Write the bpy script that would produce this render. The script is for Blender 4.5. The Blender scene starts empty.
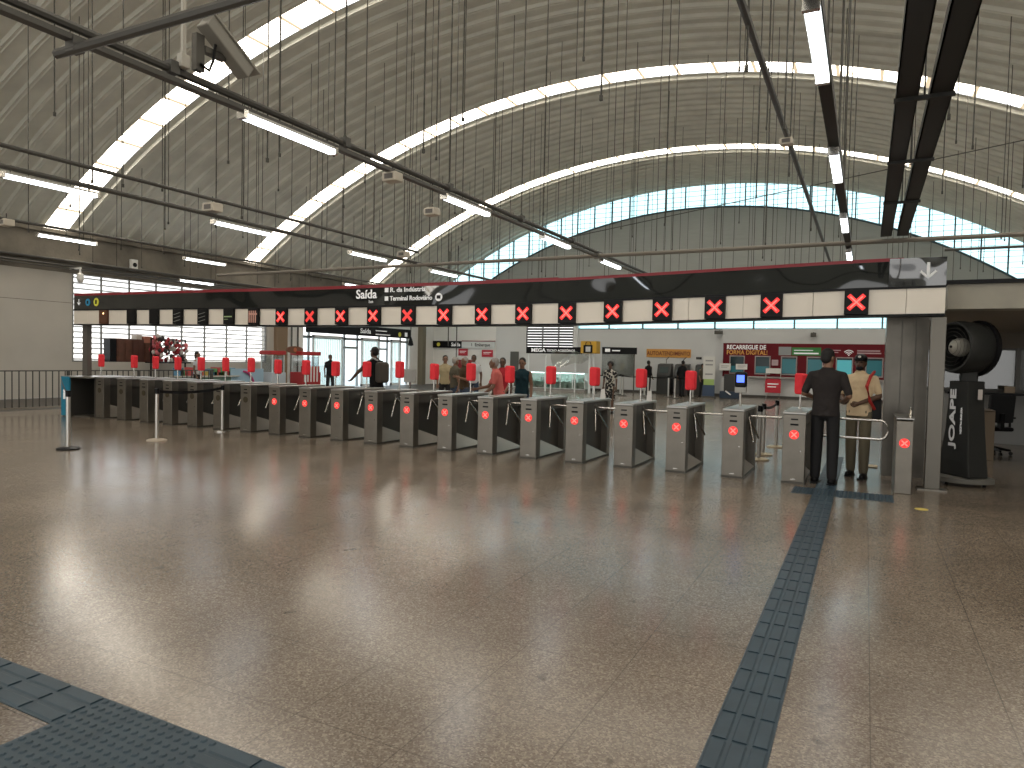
import bpy, bmesh, math, random
from math import sin, cos, pi, radians as R
from mathutils import Vector, Matrix
random.seed(7)
scn = bpy.context.scene
COL = scn.collection
# ------------------------------------------------------------------ camera
cam_d = bpy.data.cameras.new('camera'); cam = bpy.data.objects.new('camera', cam_d); COL.objects.link(cam)
cam_d.sensor_width = 36; cam_d.lens = 693.08/1024*36; cam_d.clip_end = 300
yaw, pit, rol = .4716, .0346, .0223
fw = Vector((-sin(yaw)*cos(pit), cos(yaw)*cos(pit), -sin(pit)))
rt = Vector((cos(yaw), sin(yaw), 0)); up = rt.cross(fw)
r2 = rt*cos(rol)+up*sin(rol); u2 = -rt*sin(rol)+up*cos(rol)
M = Matrix((r2, u2, -fw)).transposed().to_4x4(); M.translation = (0, 0, 1.6)
cam.matrix_world = M; scn.camera = cam
# ------------------------------------------------------------------ world, exposure
w = bpy.data.worlds.new('sky'); scn.world = w; w.use_nodes = True
wn = w.node_tree.nodes; wl = w.node_tree.links
bg = wn['Background']; bg.inputs[1].default_value = 1.5
tcw = wn.new('ShaderNodeTexCoord'); sep = wn.new('ShaderNodeSeparateXYZ'); rmp = wn.new('ShaderNodeValToRGB')
wl.new(tcw.outputs['Generated'], sep.inputs[0]); wl.new(sep.outputs[2], rmp.inputs[0]); wl.new(rmp.outputs[0], bg.inputs[0])
rmp.color_ramp.elements[0].position = 0.0; rmp.color_ramp.elements[0].color = (1, .985, .95, 1)
rmp.color_ramp.elements[1].position = 0.3; rmp.color_ramp.elements[1].color = (.90, .96, 1, 1)
vs = scn.view_settings; vs.view_transform = 'Standard'; vs.look = 'None'; vs.gamma = 1; vs.use_curve_mapping = False
vs.exposure = 0.55
SKYLIGHT, LAMP, REDLED = 6.5, 8.0, .80
# ------------------------------------------------------------------ materials
MATS = {}
def mat(name, col, rough=.5, metal=0, emit=None, es=0, alpha=None, noise=0, nscale=8, bump=0, bscale=20, spec=.5, trans=0, coat=0, bd=.04):
    if name in MATS: return MATS[name]
    m = bpy.data.materials.new(name); m.use_nodes = True; MATS[name] = m
    n = m.node_tree.nodes; l = m.node_tree.links; b = n['Principled BSDF']
    b.inputs['Base Color'].default_value = (*col, 1); b.inputs['Roughness'].default_value = rough
    b.inputs['Metallic'].default_value = metal; b.inputs['Specular IOR Level'].default_value = spec
    b.inputs['Coat Weight'].default_value = coat
    if trans: b.inputs['Transmission Weight'].default_value = trans
    if alpha is not None: b.inputs['Alpha'].default_value = alpha
    if emit: b.inputs['Emission Color'].default_value = (*emit, 1); b.inputs['Emission Strength'].default_value = es
    tc = n.new('ShaderNodeTexCoord')
    if noise:
        t = n.new('ShaderNodeTexNoise'); t.inputs['Scale'].default_value = nscale; t.inputs['Detail'].default_value = 6
        l.new(tc.outputs['Object'], t.inputs['Vector'])
        mx = n.new('ShaderNodeMix'); mx.data_type = 'RGBA'; mx.blend_type = 'MULTIPLY'; mx.inputs[0].default_value = 1
        cr = n.new('ShaderNodeValToRGB'); cr.color_ramp.elements[0].position = .3; cr.color_ramp.elements[1].position = .7
        lo = 1-noise; cr.color_ramp.elements[0].color = (lo, lo, lo, 1)
        l.new(t.outputs['Fac'], cr.inputs[0]); mx.inputs[6].default_value = (*col, 1); l.new(cr.outputs[0], mx.inputs[7])
        l.new(mx.outputs[2], b.inputs['Base Color'])
    if bump:
        t2 = n.new('ShaderNodeTexNoise'); t2.inputs['Scale'].default_value = bscale; t2.inputs['Detail'].default_value = 0 if coat else 2
        l.new(tc.outputs['Object'], t2.inputs['Vector'])
        bp = n.new('ShaderNodeBump'); bp.inputs['Strength'].default_value = bump; bp.inputs['Distance'].default_value = bd; l.new(t2.outputs['Fac'], bp.inputs['Height'])
        l.new(bp.outputs[0], b.inputs['Normal'])
        if coat: l.new(bp.outputs[0], b.inputs['Coat Normal'])
    return m
def floor_mat():
    m = mat('terrazzo', (.2, .17, .14), .3); n = m.node_tree.nodes; l = m.node_tree.links; b = n['Principled BSDF']
    tc = n.new('ShaderNodeTexCoord')
    v = n.new('ShaderNodeTexVoronoi'); v.inputs['Scale'].default_value = 115; l.new(tc.outputs['Object'], v.inputs['Vector'])
    sp = n.new('ShaderNodeSeparateColor'); l.new(v.outputs['Color'], sp.inputs[0])
    cr = n.new('ShaderNodeValToRGB'); e = cr.color_ramp.elements
    e[0].position = 0; e[0].color = (.13, .10, .078, 1); e[1].position = 1; e[1].color = (.36, .305, .245, 1)
    k = e.new(.45); k.color = (.20, .16, .122, 1); k = e.new(.8); k.color = (.27, .22, .17, 1)
    l.new(sp.outputs[0], cr.inputs[0])
    nz = n.new('ShaderNodeTexNoise'); nz.inputs['Scale'].default_value = 1.1; nz.inputs['Detail'].default_value = 5; l.new(tc.outputs['Object'], nz.inputs['Vector'])
    c2 = n.new('ShaderNodeValToRGB'); c2.color_ramp.elements[0].position = .35; c2.color_ramp.elements[0].color = (.8, .8, .8, 1); c2.color_ramp.elements[1].position = .65
    l.new(nz.outputs['Fac'], c2.inputs[0])
    mx = n.new('ShaderNodeMix'); mx.data_type = 'RGBA'; mx.blend_type = 'MULTIPLY'; mx.inputs[0].default_value = 1
    l.new(cr.outputs[0], mx.inputs[6]); l.new(c2.outputs[0], mx.inputs[7])
    # dark stains
    s = n.new('ShaderNodeTexNoise'); s.inputs['Scale'].default_value = 5.5; s.inputs['Detail'].default_value = 2; l.new(tc.outputs['Object'], s.inputs['Vector'])
    c3 = n.new('ShaderNodeValToRGB'); c3.color_ramp.elements[0].position = .24; c3.color_ramp.elements[0].color = (.5, .48, .45, 1); c3.color_ramp.elements[1].position = .29
    l.new(s.outputs['Fac'], c3.inputs[0])
    mx3 = n.new('ShaderNodeMix'); mx3.data_type = 'RGBA'; mx3.blend_type = 'MULTIPLY'; mx3.inputs[0].default_value = 1
    l.new(mx.outputs[2], mx3.inputs[6]); l.new(c3.outputs[0], mx3.inputs[7])
    # joints
    sx = n.new('ShaderNodeSeparateXYZ'); l.new(tc.outputs['Object'], sx.inputs[0])
    def line(out, off, per):
        a = n.new('ShaderNodeMath'); a.operation = 'ADD'; a.inputs[1].default_value = off; l.new(out, a.inputs[0])
        d = n.new('ShaderNodeMath'); d.operation = 'DIVIDE'; d.inputs[1].default_value = per; l.new(a.outputs[0], d.inputs[0])
        f = n.new('ShaderNodeMath'); f.operation = 'FRACT'; l.new(d.outputs[0], f.inputs[0])
        g = n.new('ShaderNodeMath'); g.operation = 'LESS_THAN'; g.inputs[1].default_value = .006/per; l.new(f.outputs[0], g.inputs[0]); return g
    g1 = line(sx.outputs[0], -.07+60*.571, .571); g2 = line(sx.outputs[1], -2.28+60*.59, .59)
    mm = n.new('ShaderNodeMath'); mm.operation = 'MAXIMUM'; l.new(g1.outputs[0], mm.inputs[0]); l.new(g2.outputs[0], mm.inputs[1])
    mf = n.new('ShaderNodeMath'); mf.operation = 'MULTIPLY'; mf.inputs[1].default_value = .6; l.new(mm.outputs[0], mf.inputs[0])
    m2 = n.new('ShaderNodeMix'); m2.data_type = 'RGBA'; l.new(mf.outputs[0], m2.inputs[0]); l.new(mx3.outputs[2], m2.inputs[6]); m2.inputs[7].default_value = (.05, .04, .03, 1)
    l.new(m2.outputs[2], b.inputs['Base Color'])
    rr = n.new('ShaderNodeMapRange'); rr.inputs[3].default_value = .14; rr.inputs[4].default_value = .27; l.new(nz.outputs['Fac'], rr.inputs[0]); l.new(rr.outputs[0], b.inputs['Roughness'])
    b.inputs['Specular IOR Level'].default_value = .75
    return m
def vault_mat():
    m = mat('vault_sheet', (.78, .78, .70), .42, .0, noise=.22, nscale=1.3); return m
def skylight_mat():
    m = mat('skylight_sheet', (.8, .8, .75), .4); n = m.node_tree.nodes; l = m.node_tree.links; b = n['Principled BSDF']
    tc = n.new('ShaderNodeTexCoord'); t = n.new('ShaderNodeTexNoise'); t.inputs['Scale'].default_value = 1.6; t.inputs['Detail'].default_value = 4
    l.new(tc.outputs['Object'], t.inputs['Vector'])
    cr = n.new('ShaderNodeValToRGB'); cr.color_ramp.elements[0].position = .36; cr.color_ramp.elements[0].color = (.62, .52, .38, 1)
    cr.color_ramp.elements[1].position = .52; cr.color_ramp.elements[1].color = (1, .93, .82, 1); l.new(t.outputs['Fac'], cr.inputs[0])
    l.new(cr.outputs[0], b.inputs['Emission Color']); b.inputs['Emission Strength'].default_value = SKYLIGHT
    return m
def gable_glass_mat():
    m = bpy.data.materials.new('cyan_glazing'); m.use_nodes = True; n = m.node_tree.nodes; l = m.node_tree.links; n.clear()
    o = n.new('ShaderNodeOutputMaterial'); mx = n.new('ShaderNodeMixShader'); t = n.new('ShaderNodeBsdfTransparent'); t.inputs[0].default_value = (.58, .90, .96, 1)
    g = n.new('ShaderNodeBsdfGlossy'); g.inputs['Roughness'].default_value = .1; mx.inputs[0].default_value = .06
    l.new(t.outputs[0], mx.inputs[1]); l.new(g.outputs[0], mx.inputs[2]); l.new(mx.outputs[0], o.inputs[0]); return m
def clear_glass_mat(name, col=(.9, .96, .94), f=.1):
    m = bpy.data.materials.new(name); m.use_nodes = True; n = m.node_tree.nodes; l = m.node_tree.links; n.clear()
    o = n.new('ShaderNodeOutputMaterial'); mx = n.new('ShaderNodeMixShader'); t = n.new('ShaderNodeBsdfTransparent'); t.inputs[0].default_value = (*col, 1)
    g = n.new('ShaderNodeBsdfGlossy'); g.inputs['Roughness'].default_value = .05; mx.inputs[0].default_value = f
    l.new(t.outputs[0], mx.inputs[1]); l.new(g.outputs[0], mx.inputs[2]); l.new(mx.outputs[0], o.inputs[0]); return m
STEEL = mat('brushed_steel', (.23, .21, .18), .38, .85, noise=.15, nscale=5)
STEEL_D = mat('dark_steel', (.10, .095, .085), .45, .7)
STEEL_L = mat('polished_steel', (.62, .6, .56), .22, 1)
LID = mat('steel_lid', (.36, .35, .33), .3, .9)
BLACK = mat('black_plastic', (.005, .005, .006), .4, spec=.2)
PIPE = mat('pipe_grey', (.085, .083, .076), .5, .3)
TRAY = mat('tray_dark', (.03, .03, .028), .6, .3)
WHITE = mat('white_paint', (.78, .77, .74), .5)
LAMPM = mat('lamp_diffuser', (.9, .95, 1), .4, emit=(.86, .93, 1), es=LAMP)
REDF = mat('red_fabric', (.85, .03, .045), .75, bump=.4, bscale=14)
LEDX = mat('red_led', (.6, .02, .02), .4, emit=(1, .04, .035), es=REDLED)
LEDC = mat('red_led_core', (.9, .2, .2), .4, emit=(1, .18, .14), es=REDLED)
LEDDIM = mat('red_led_dim', (.4, .02, .02), .4, emit=(1, .06, .05), es=.55)
HEADER = mat('gloss_black', (.010, .012, .012), .05, 0, bump=1, bscale=1.2, coat=.5, bd=.042)
TRIMRED = mat('trim_red', (.23, .008, .016), .35)
CLAD = mat('cream_cladding', (.78, .72, .63), .35, .1)
CONC = mat('concrete', (.24, .215, .175), .85, noise=.45, nscale=1.2, bump=.2, bscale=12)
CONC_L = mat('pale_concrete', (.42, .40, .34), .8, noise=.25, nscale=2)
WALLP = mat('wall_cream', (.50, .47, .42), .7, noise=.1, nscale=1)
WALLW = mat('wall_white', (.88, .87, .84), .6)
WALLG = mat('wall_grey', (.62, .63, .63), .6, noise=.08, nscale=.5)
GABLE = mat('gable_sheet', (.38, .40, .38), .5, noise=.1, nscale=1)
BLUEG = mat('tactile_rubber', (.032, .062, .088), .5, noise=.25, nscale=9)
TXTW = mat('sign_white', (.85, .85, .85), .4, emit=(1, 1, 1), es=.12)
SIGNB = mat('sign_black', (.006, .006, .007), .4, spec=.2)
BROWNW = mat('brown_wood', (.12, .045, .025), .6, noise=.4, nscale=6)
FRAMEW = mat('frame_white', (.8, .84, .84), .4)
GLASS = clear_glass_mat('clear_glass')
# ------------------------------------------------------------------ mesh helpers
class MB:
    def __init__(s): s.v = []; s.f = []
    def add(s, vs, fs):
        o = len(s.v); s.v += [tuple(v) for v in vs]; s.f += [tuple(i+o for i in f) for f in fs]; return s
    def box(s, x0, x1, y0, y1, z0, z1, rot=None, c=None):
        vs = [Vector((x, y, z)) for x in (x0, x1) for y in (y0, y1) for z in (z0, z1)]
        if rot is not None:
            c = Vector(c) if c is not None else Vector(((x0+x1)/2, (y0+y1)/2, (z0+z1)/2))
            vs = [c+rot@(v-c) for v in vs]
        return s.add(vs, [(0, 1, 3, 2), (4, 6, 7, 5), (0, 4, 5, 1), (2, 3, 7, 6), (0, 2, 6, 4), (1, 5, 7, 3)])
    def tube(s, pts, r, n=8, cap=True):
        pts = [Vector(p) for p in pts]; rs = r if isinstance(r, (list, tuple)) else [r]*len(pts); rings = []
        ref = None; vs = []
        for i, p in enumerate(pts):
            d = (pts[min(i+1, len(pts)-1)]-pts[max(i-1, 0)]).normalized()
            if ref is None:
                ref = Vector((0, 0, 1)) if abs(d.z) < .9 else Vector((1, 0, 0))
            a = d.cross(ref).normalized(); b = d.cross(a).normalized(); ref = -b if False else ref
            for k in range(n):
                t = 2*pi*k/n; vs.append(p+(a*cos(t)+b*sin(t))*rs[i])
        fs = [(i*n+k, i*n+(k+1) % n, (i+1)*n+(k+1) % n, (i+1)*n+k) for i in range(len(pts)-1) for k in range(n)]
        if cap: fs += [tuple(range(n-1, -1, -1)), tuple((len(pts)-1)*n+k for k in range(n))]
        return s.add(vs, fs)
    def lathe(s, prof, c=(0, 0, 0), axis=(0, 0, 1), n=20, sx=1, sy=1):
        q = Vector((0, 0, 1)).rotation_difference(Vector(axis)); c = Vector(c); vs = []
        for r, z in prof:
            for k in range(n):
                t = 2*pi*k/n; vs.append(c+q@Vector((r*cos(t)*sx, r*sin(t)*sy, z)))
        m = len(prof)
        fs = [(i*n+k, i*n+(k+1) % n, (i+1)*n+(k+1) % n, (i+1)*n+k) for i in range(m-1) for k in range(n)]
        fs += [tuple(range(n-1, -1, -1)), tuple((m-1)*n+k for k in range(n))]
        return s.add(vs, fs)
    def prism(s, poly, a, b, plane='xz'):
        n = len(poly)
        def P(p, t): return {'xz': (p[0], t, p[1]), 'yz': (t, p[0], p[1]), 'xy': (p[0], p[1], t)}[plane]
        vs = [P(p, a) for p in poly]+[P(p, b) for p in poly]
        fs = [tuple(range(n-1, -1, -1)), tuple(range(n, 2*n))]+[(i, (i+1) % n, n+(i+1) % n, n+i) for i in range(n)]
        return s.add(vs, fs)
    def ell(s, c, r, n=12, m=8):
        vs = [(c[0], c[1], c[2]-r[2])]
        for i in range(1, m):
            ph = -pi/2+pi*i/m
            for k in range(n):
                t = 2*pi*k/n; vs.append((c[0]+r[0]*cos(ph)*cos(t), c[1]+r[1]*cos(ph)*sin(t), c[2]+r[2]*sin(ph)))
        vs.append((c[0], c[1], c[2]+r[2])); L = len(vs)-1
        fs = [(0, 1+(k+1) % n, 1+k) for k in range(n)]
        fs += [(1+i*n+k, 1+i*n+(k+1) % n, 1+(i+1)*n+(k+1) % n, 1+(i+1)*n+k) for i in range(m-2) for k in range(n)]
        fs += [(L, 1+(m-2)*n+k, 1+(m-2)*n+(k+1) % n) for k in range(n)]
        return s.add(vs, fs)
    def cap(s, p0, p1, r0, r1, n=10):
        p0, p1 = Vector(p0), Vector(p1); L = (p1-p0).length
        pr = [(r0*cos(a), -r0*sin(a)) for a in (pi/2*.98, pi/3, pi/6)]+[(r0, 0), (r1, L)]+[(r1*cos(a), L+r1*sin(a)) for a in (pi/6, pi/3, pi/2*.98)]
        return s.lathe(pr, p0, (p1-p0).normalized() if L > 1e-6 else (0, 0, 1), n)
def obj(name, mb, m, parent=None, smooth=False, bevel=0, loc=None):
    me = bpy.data.meshes.new(name); me.from_pydata(mb.v, [], mb.f); me.update()
    bm = bmesh.new(); bm.from_mesh(me); bmesh.ops.recalc_face_normals(bm, faces=bm.faces); bm.to_mesh(me); bm.free()
    if smooth:
        me.polygons.foreach_set('use_smooth', [True]*len(me.polygons))
        try: me.set_sharp_from_angle(angle=R(40))
        except Exception: pass
    me.materials.append(m); o = bpy.data.objects.new(name, me); COL.objects.link(o)
    if parent: o.parent = parent
    if loc: o.location = loc
    if bevel:
        b = o.modifiers.new('bevel', 'BEVEL'); b.width = bevel; b.segments = 2; b.limit_method = 'ANGLE'
    return o
def thing(name, label, cat, loc=(0, 0, 0), rz=0, group=None):
    o = bpy.data.objects.new(name, None); COL.objects.link(o); o.location = loc; o.rotation_euler = (0, 0, rz)
    o.empty_display_size = .1; o['label'] = label; o['category'] = cat
    if group: o['group'] = group
    return o
def tag(o, label, cat, group=None, kind=None):
    o['label'] = label; o['category'] = cat
    if group: o['group'] = group
    if kind: o['kind'] = kind
    return o
def struct(name, mb, m, **k):
    o = obj(name, mb, m, **k)
    if o.parent is None: o['kind'] = 'structure'
    return o
def dup(o, parent=None, **kw):
    c = o.copy(); COL.objects.link(c); c.parent = parent
    for ch in list(o.children): dup(ch, c)
    for k, v in kw.items():
        if k == 'loc': c.location = v
        elif k == 'rz': c.rotation_euler = (0, 0, v)
        else: c[k] = v
    return c
def text(name, body, size, loc, m, parent=None, rot=(pi/2, 0, 0), align='LEFT', sx=1, bold=0, ext=.003):
    cu = bpy.data.curves.new(name, 'FONT'); cu.body = body; cu.size = size; cu.align_x = align; cu.extrude = ext; cu.offset = bold
    cu.resolution_u = 3
    o = bpy.data.objects.new('tmp', cu); COL.objects.link(o); me = bpy.data.meshes.new_from_object(o.evaluated_get(bpy.context.evaluated_depsgraph_get()))
    bpy.data.objects.remove(o); bpy.data.curves.remove(cu); me.materials.clear(); me.materials.append(m)
    o = bpy.data.objects.new(name, me); COL.objects.link(o); o.location = loc; o.rotation_euler = rot; o.scale = (sx, 1, 1)
    if parent: o.parent = parent
    return o
ORD = ['', 'second', 'third', 'fourth', 'fifth', 'sixth', 'seventh', 'eighth', 'ninth', 'tenth', 'eleventh', 'twelfth', 'thirteenth', 'fourteenth', 'fifteenth', 'sixteenth', 'seventeenth', 'eighteenth', 'nineteenth', 'twentieth', 'twenty-first']
def nth(i, end): return ('%s from the %s end' % (ORD[i], end)) if i else ('nearest the %s end' % end)
# ------------------------------------------------------------------ setting: floor, vault, walls
XL, XR, YB, YG = -24.2, 8.4, -14.0, 36.5
CX, CZ, CR = -7.914, -16.43, 27.3
TH = math.asin((CX-XL)/CR)
struct('floor', MB().box(-19.4, XR+2, YB, YG+4, -.2, 0), floor_mat())
struct('floor_side', MB().box(XL, -19.4, YB, YG+4, -.2, -.002), mat('dark_floor', (.07, .06, .05), .5, noise=.3, nscale=3))
struct('ground', MB().box(-90, XL-.35, -20, 90, -.25, -.05), mat('pavement', (.8, .8, .8), .8, noise=.2, nscale=1))
PITCH = 8.29/15; RIB = .085
strips = [-11.59, -3.3, 5.0, 13.28, 21.45, 29.85]   # near edges of the translucent bands
SW = .76
def arcpt(t, r, y): return (CX+r*sin(t), y, CZ+r*cos(t))
def vault():
    prof = []; y = YB; edges = sorted([(s, s+SW) for s in strips]); segs = []; cur = YB
    for a, b in edges: segs.append((cur, a)); cur = b
    segs.append((cur, YG+.1)); mb = MB(); NT = 72
    for a, b in segs:
        n = max(1, round((b-a)/PITCH)); p = (b-a)/n; pr = [(a, 0)]
        for i in range(n):
            y = a+(i+.5)*p
            pr += [(y-.085, 0), (y-.05, RIB), (y-.02, RIB*.75), (y+.02, RIB*.75), (y+.05, RIB), (y+.085, 0)]
        pr.append((b, 0)); vs = []
        for i in range(NT+1):
            t = -TH-.004+(2*TH+.008)*i/NT
            for (yy, d) in pr: vs.append(arcpt(t, CR-d, yy))
        m = len(pr)
        mb.add(vs, [(i*m+k, i*m+k+1, (i+1)*m+k+1, (i+1)*m+k) for i in range(NT) for k in range(m-1)])
    return mb
VM = vault_mat()
v = struct('ceiling', vault(), VM)
SKM = skylight_mat()
for i, s in enumerate(strips):
    mb = MB(); NT = 72; vs = []
    for k in range(NT+1):
        t = -TH+2*TH*k/NT; vs += [arcpt(t, CR+.02, s-.0), arcpt(t, CR+.02, s+SW+.0)]
    mb.add(vs, [(2*k, 2*k+1, 2*k+3, 2*k+2) for k in range(NT)])
    wob = struct('window_%d' % (i+1), mb, SKM)
    fr = MB()
    for k in range(0, 31):          # sheet laps across the band
        t = -TH+2*TH*k/30; q = Matrix.Rotation(t, 3, 'Y')
        c = Vector(arcpt(t, CR-.0, s+SW/2)); fr.box(c.x-.05, c.x+.05, s-.0, s+SW+.0, c.z-.012, c.z+.012, rot=q)
    obj('window_frame', fr, mat('lap_brown', (.62, .55, .42), .6, emit=(1, .8, .55), es=.55), wob)
# left wall : long concrete beam with two steps, cream wall, louvre window, entrance
b = MB().box(XL-.35, XL+.25, YB, YG, 4.55, 5.5).box(XL-.35, XL+.02, YB, YG, 4.22, 4.56).box(XL-.1, XL+.4, YB, YG, 5.42, 5.55)
struct('trim_1', b, CONC, bevel=.01)
cab = MB().tube([(XL+.30, YB, 4.42), (XL+.30, YG, 4.42)], .035).tube([(XL+.3, YB, 4.33), (XL+.3, YG, 4.33)], .02)
tag(obj('conduit', cab, PIPE), 'dark electrical conduits clipped along the concrete beam of the left wall', 'pipe')
wl_ = MB().box(XL-.3, XL, YB, 14.28, 0, 4.22).box(XL-.3, XL+.0, 14.28, 22.9, 0, 1.22)
struct('wall_left', wl_, WALLP)
struct('trim_2', MB().box(XL-.005, XL+.006, YB, 14.28, 3.2, 3.215).box(XL-.005, XL+.006, 9.2, 9.212, 0, 4.22), mat('joint', (.15, .13, .11), .8))
struct('trim_3', MB().box(XL, XL+.55, 14.9, 22.8, 0, 1.22), WALLP)
lw = MB(); zz = 1.30
while zz < 4.2:
    lw.box(XL-.14, XL-.06, 14.28, 22.9, zz-.005, zz+.005, rot=Matrix.Rotation(R(-38), 3, 'Y')); zz += .187
wlv = struct('window_7', lw, mat('louvre', (.8, .8, .79), .5))
fr = MB()
for y in (14.31, 15.31, 16.36, 17.44, 18.56, 19.63, 20.73, 21.8, 22.86): fr.box(XL-.06, XL-.0, y-.025, y+.025, 1.2, 4.22)
fr.box(XL-.06, XL, 14.28, 22.9, 1.2, 1.26)
obj('window_frame', fr, mat('mullion', (.25, .25, .24), .5), wlv)
pr = MB().box(XL-.3, XL+.05, 22.9, 23.3, 0, 4.22); struct('wall_left_pier', pr, WALLP)
pr = MB().box(XL-.3, XL+.25, 23.3, 23.95, 0, 4.22); struct('column', pr, mat('brown_pier', (.23, .16, .10), .7))
struct('wall_left_panel', MB().box(XL-.3, XL, 23.95, 25.2, 0, 4.22).box(XL-.3, XL+.03, 25.2, 34.0, 3.25, 4.22).box(XL-.3, XL, 33.95, YG, 0, 4.22), WALLW)
for i, y in enumerate((24.35, 24.75)):
    struct('trim_%d' % (4+i), MB().tube([(XL+.1, y, 0), (XL+.1, y, 4.2)], .04), STEEL_D)
struct('column_entrance', MB().box(XL-.1, XL+.35, 34.8, 35.15, 0, 4.3), mat('pier_olive', (.20, .18, .13), .7))
# entrance doors: white barred leaves slid in front of a glazed front
for i, (y0, y1) in enumerate(((25.9, 28.1), (29.6, 31.1), (32.2, 33.1))):
    z1 = 2.62
    d = MB().box(XL-.1, XL-.02, y0, y0+.10, 0, z1).box(XL-.1, XL-.02, y1-.10, y1, 0, z1).box(XL-.1, XL-.02, y0, y1, z1-.12, z1).box(XL-.1, XL-.02, y0, y1, 0, .12)
    dd = struct('door_%d' % (i+1), d, FRAMEW)
    br = MB(); y = y0+.2
    while y < y1-.12: br.box(XL-.07, XL-.05, y-.012, y+.012, .1, z1-.1); y += .135
    obj('door_bars', br, mat('bar_grey', (.7, .74, .76), .4), dd)
    obj('door_glass', MB().box(XL-.085, XL-.08, y0+.1, y1-.1, .12, z1-.12), GLASS, dd)
g = MB()
for y in (25.25, 25.75, 28.35, 29.4, 31.25, 32.0, 33.25, 33.9): g.box(XL-.22, XL-.14, y-.05, y+.05, 0, 3.2)
g.box(XL-.22, XL-.14, 25.2, 34, 2.45, 2.58).box(XL-.2, XL-.15, 28.3, 29.4, 2.0, 2.12).box(XL-.2, XL-.15, 31.2, 32, 2.0, 2.1)
en = struct('window_8', g, mat('alu_grey', (.33, .36, .37), .4, .5))
obj('window_pane', MB().box(XL-.19, XL-.185, 25.2, 34, 0, 2.5), clear_glass_mat('entrance_glass', (.93, .98, 1), .06), en)
# gable end: wall below, clerestory band, arched sheet wall, cyan glazing ring
GX, GZ, GR = CX, -14.63, 24.30
def arcz(x, c, r): return c+math.sqrt(max(0, r*r-(x-CX)**2))
xs = [XL+.0+(XR-XL)*i/80 for i in range(81)]
lo = 4.0
a = [(x, arcz(x, GZ, GR)) for x in xs if arcz(x, GZ, GR) > lo]
mb = MB().prism([(a[0][0], lo)]+a+[(a[-1][0], lo)], YG, YG+.15)
z = lo+.2
gw = struct('wall_back_gable', mb, GABLE)
rib = MB()
while z < 9.4:
    xx = [x for x, q in a if q > z+.1]
    if xx: rib.box(xx[0], xx[-1], YG-.03, YG+.01, z, z+.06)
    z += .22
obj('wall_ribs', rib, GABLE, gw)
hull = [(x, arcz(x, CZ, CR)) for x in xs]
ring = MB(); vs = []
for x in xs: vs += [(x, YG+.07, max(lo, arcz(x, GZ, GR))), (x, YG+.07, arcz(x, CZ, CR)+.02)]
ring.add(vs, [(2*k, 2*k+1, 2*k+3, 2*k+2) for k in range(80)])
gg = struct('window_9', ring, gable_glass_mat())
fr = MB(); x = XL+.5
while x < XR:
    z0, z1 = max(lo, arcz(x, GZ, GR)), arcz(x, CZ, CR); fr.box(x-.03, x+.03, YG-.02, YG+.06, z0, z1); x += 1.0
for rr_, cc_ in ((GR, GZ), (CR-.02, CZ)):
    pts = [(x, YG-.02, max(lo, arcz(x, cc_, rr_))) for x in xs]; fr.tube(pts, .05, 6)
z = 4.3
while z < 10.8:
    zo = z
    # horizontal glazing bars only inside the ring
    segs = []; cur = None
    for x in xs:
        inside = arcz(x, GZ, GR) < z < arcz(x, CZ, CR)
        if inside and cur is None: cur = x
        if not inside and cur is not None: segs.append((cur, x)); cur = None
    if cur is not None: segs.append((cur, xs[-1]))
    for s0, s1 in segs: fr.box(s0, s1, YG+.02, YG+.05, z-.008, z+.008)
    z += .25
obj('window_frame', fr, mat('glazing_bar', (.06, .10, .12), .5), gg)
# clerestory band under the gable
cb = MB()
for x in [-14.6+i*1.9 for i in range(12)]: cb.box(x-.04, x+.04, YG, YG+.1, 3.4, 4.02)
cb.box(-14.6, XR, YG, YG+.1, 3.40, 3.46).box(XL, XR, YG-.03, YG+.12, 3.97, 4.05).box(-14.6, XR, YG+.02, YG+.06, 3.70, 3.715)
cbo = struct('window_10', cb, mat('band_frame', (.15, .2, .22), .5))
obj('window_pane', MB().box(-14.6, XR, YG+.05, YG+.055, 3.43, 4.0), clear_glass_mat('pale_glazing', (.70, .93, .97), .05), cbo)
struct('wall_back', MB().box(-14.5, -6.6, YG, YG+.2, 0, 3.42), WALLG)
struct('wall_back_ticket', MB().box(-6.6, XR, YG-.15, YG+.2, 0, 3.42), WALLG)
struct('wall_back_entrance', MB().box(XL, -19.75, YG, YG+.2, 0, 4.0), WALLW)
struct('wall_back_corridor', MB().box(-19.75, -17.75, YG, YG+.2, 0, 4.0).box(-17.75, -14.5, YG, YG+.2, 0, 2.40).box(-14.75, -14.5, YG-.1, YG+.2, 2.4, 4.0), mat('wall_grey_pale', (.7, .71, .71), .6))
lb = MB(); z = 2.5
while z < 3.95: lb.box(-17.7, -14.8, YG+.02, YG+.12, z-.045, z+.045, rot=Matrix.Rotation(R(30), 3, 'X')); z += .155
for x in (-17.72, -16.7, -15.7, -14.78): lb.box(x-.03, x+.03, YG, YG+.05, 2.4, 4)
struct('window_11', lb, mat('louvre_dark', (.12, .12, .12), .5))
struct('door_4', MB().box(-18.75, -18.2, YG-.04, YG, 0, 2.1), mat('door_dark', (.10, .10, .09), .5))
struct('trim_6', MB().box(-14.5, XR, YG-.19, YG, 0, .12), mat('skirt_dark', (.06, .055, .05), .5))
struct('wall_right', MB().box(XR, XR+.2, YB, YG, 0, 5.6), WALLG)
fa = [(x, arcz(x, GZ, GR)) for x in xs if arcz(x, GZ, GR) > 4.3]
struct('wall_front', MB().prism([(fa[0][0], 4.2)]+fa+[(fa[-1][0], 4.2)], YB-.2, YB), GABLE)  # unseen end wall, shaped so the header reflects dark and daylight enters below
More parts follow.
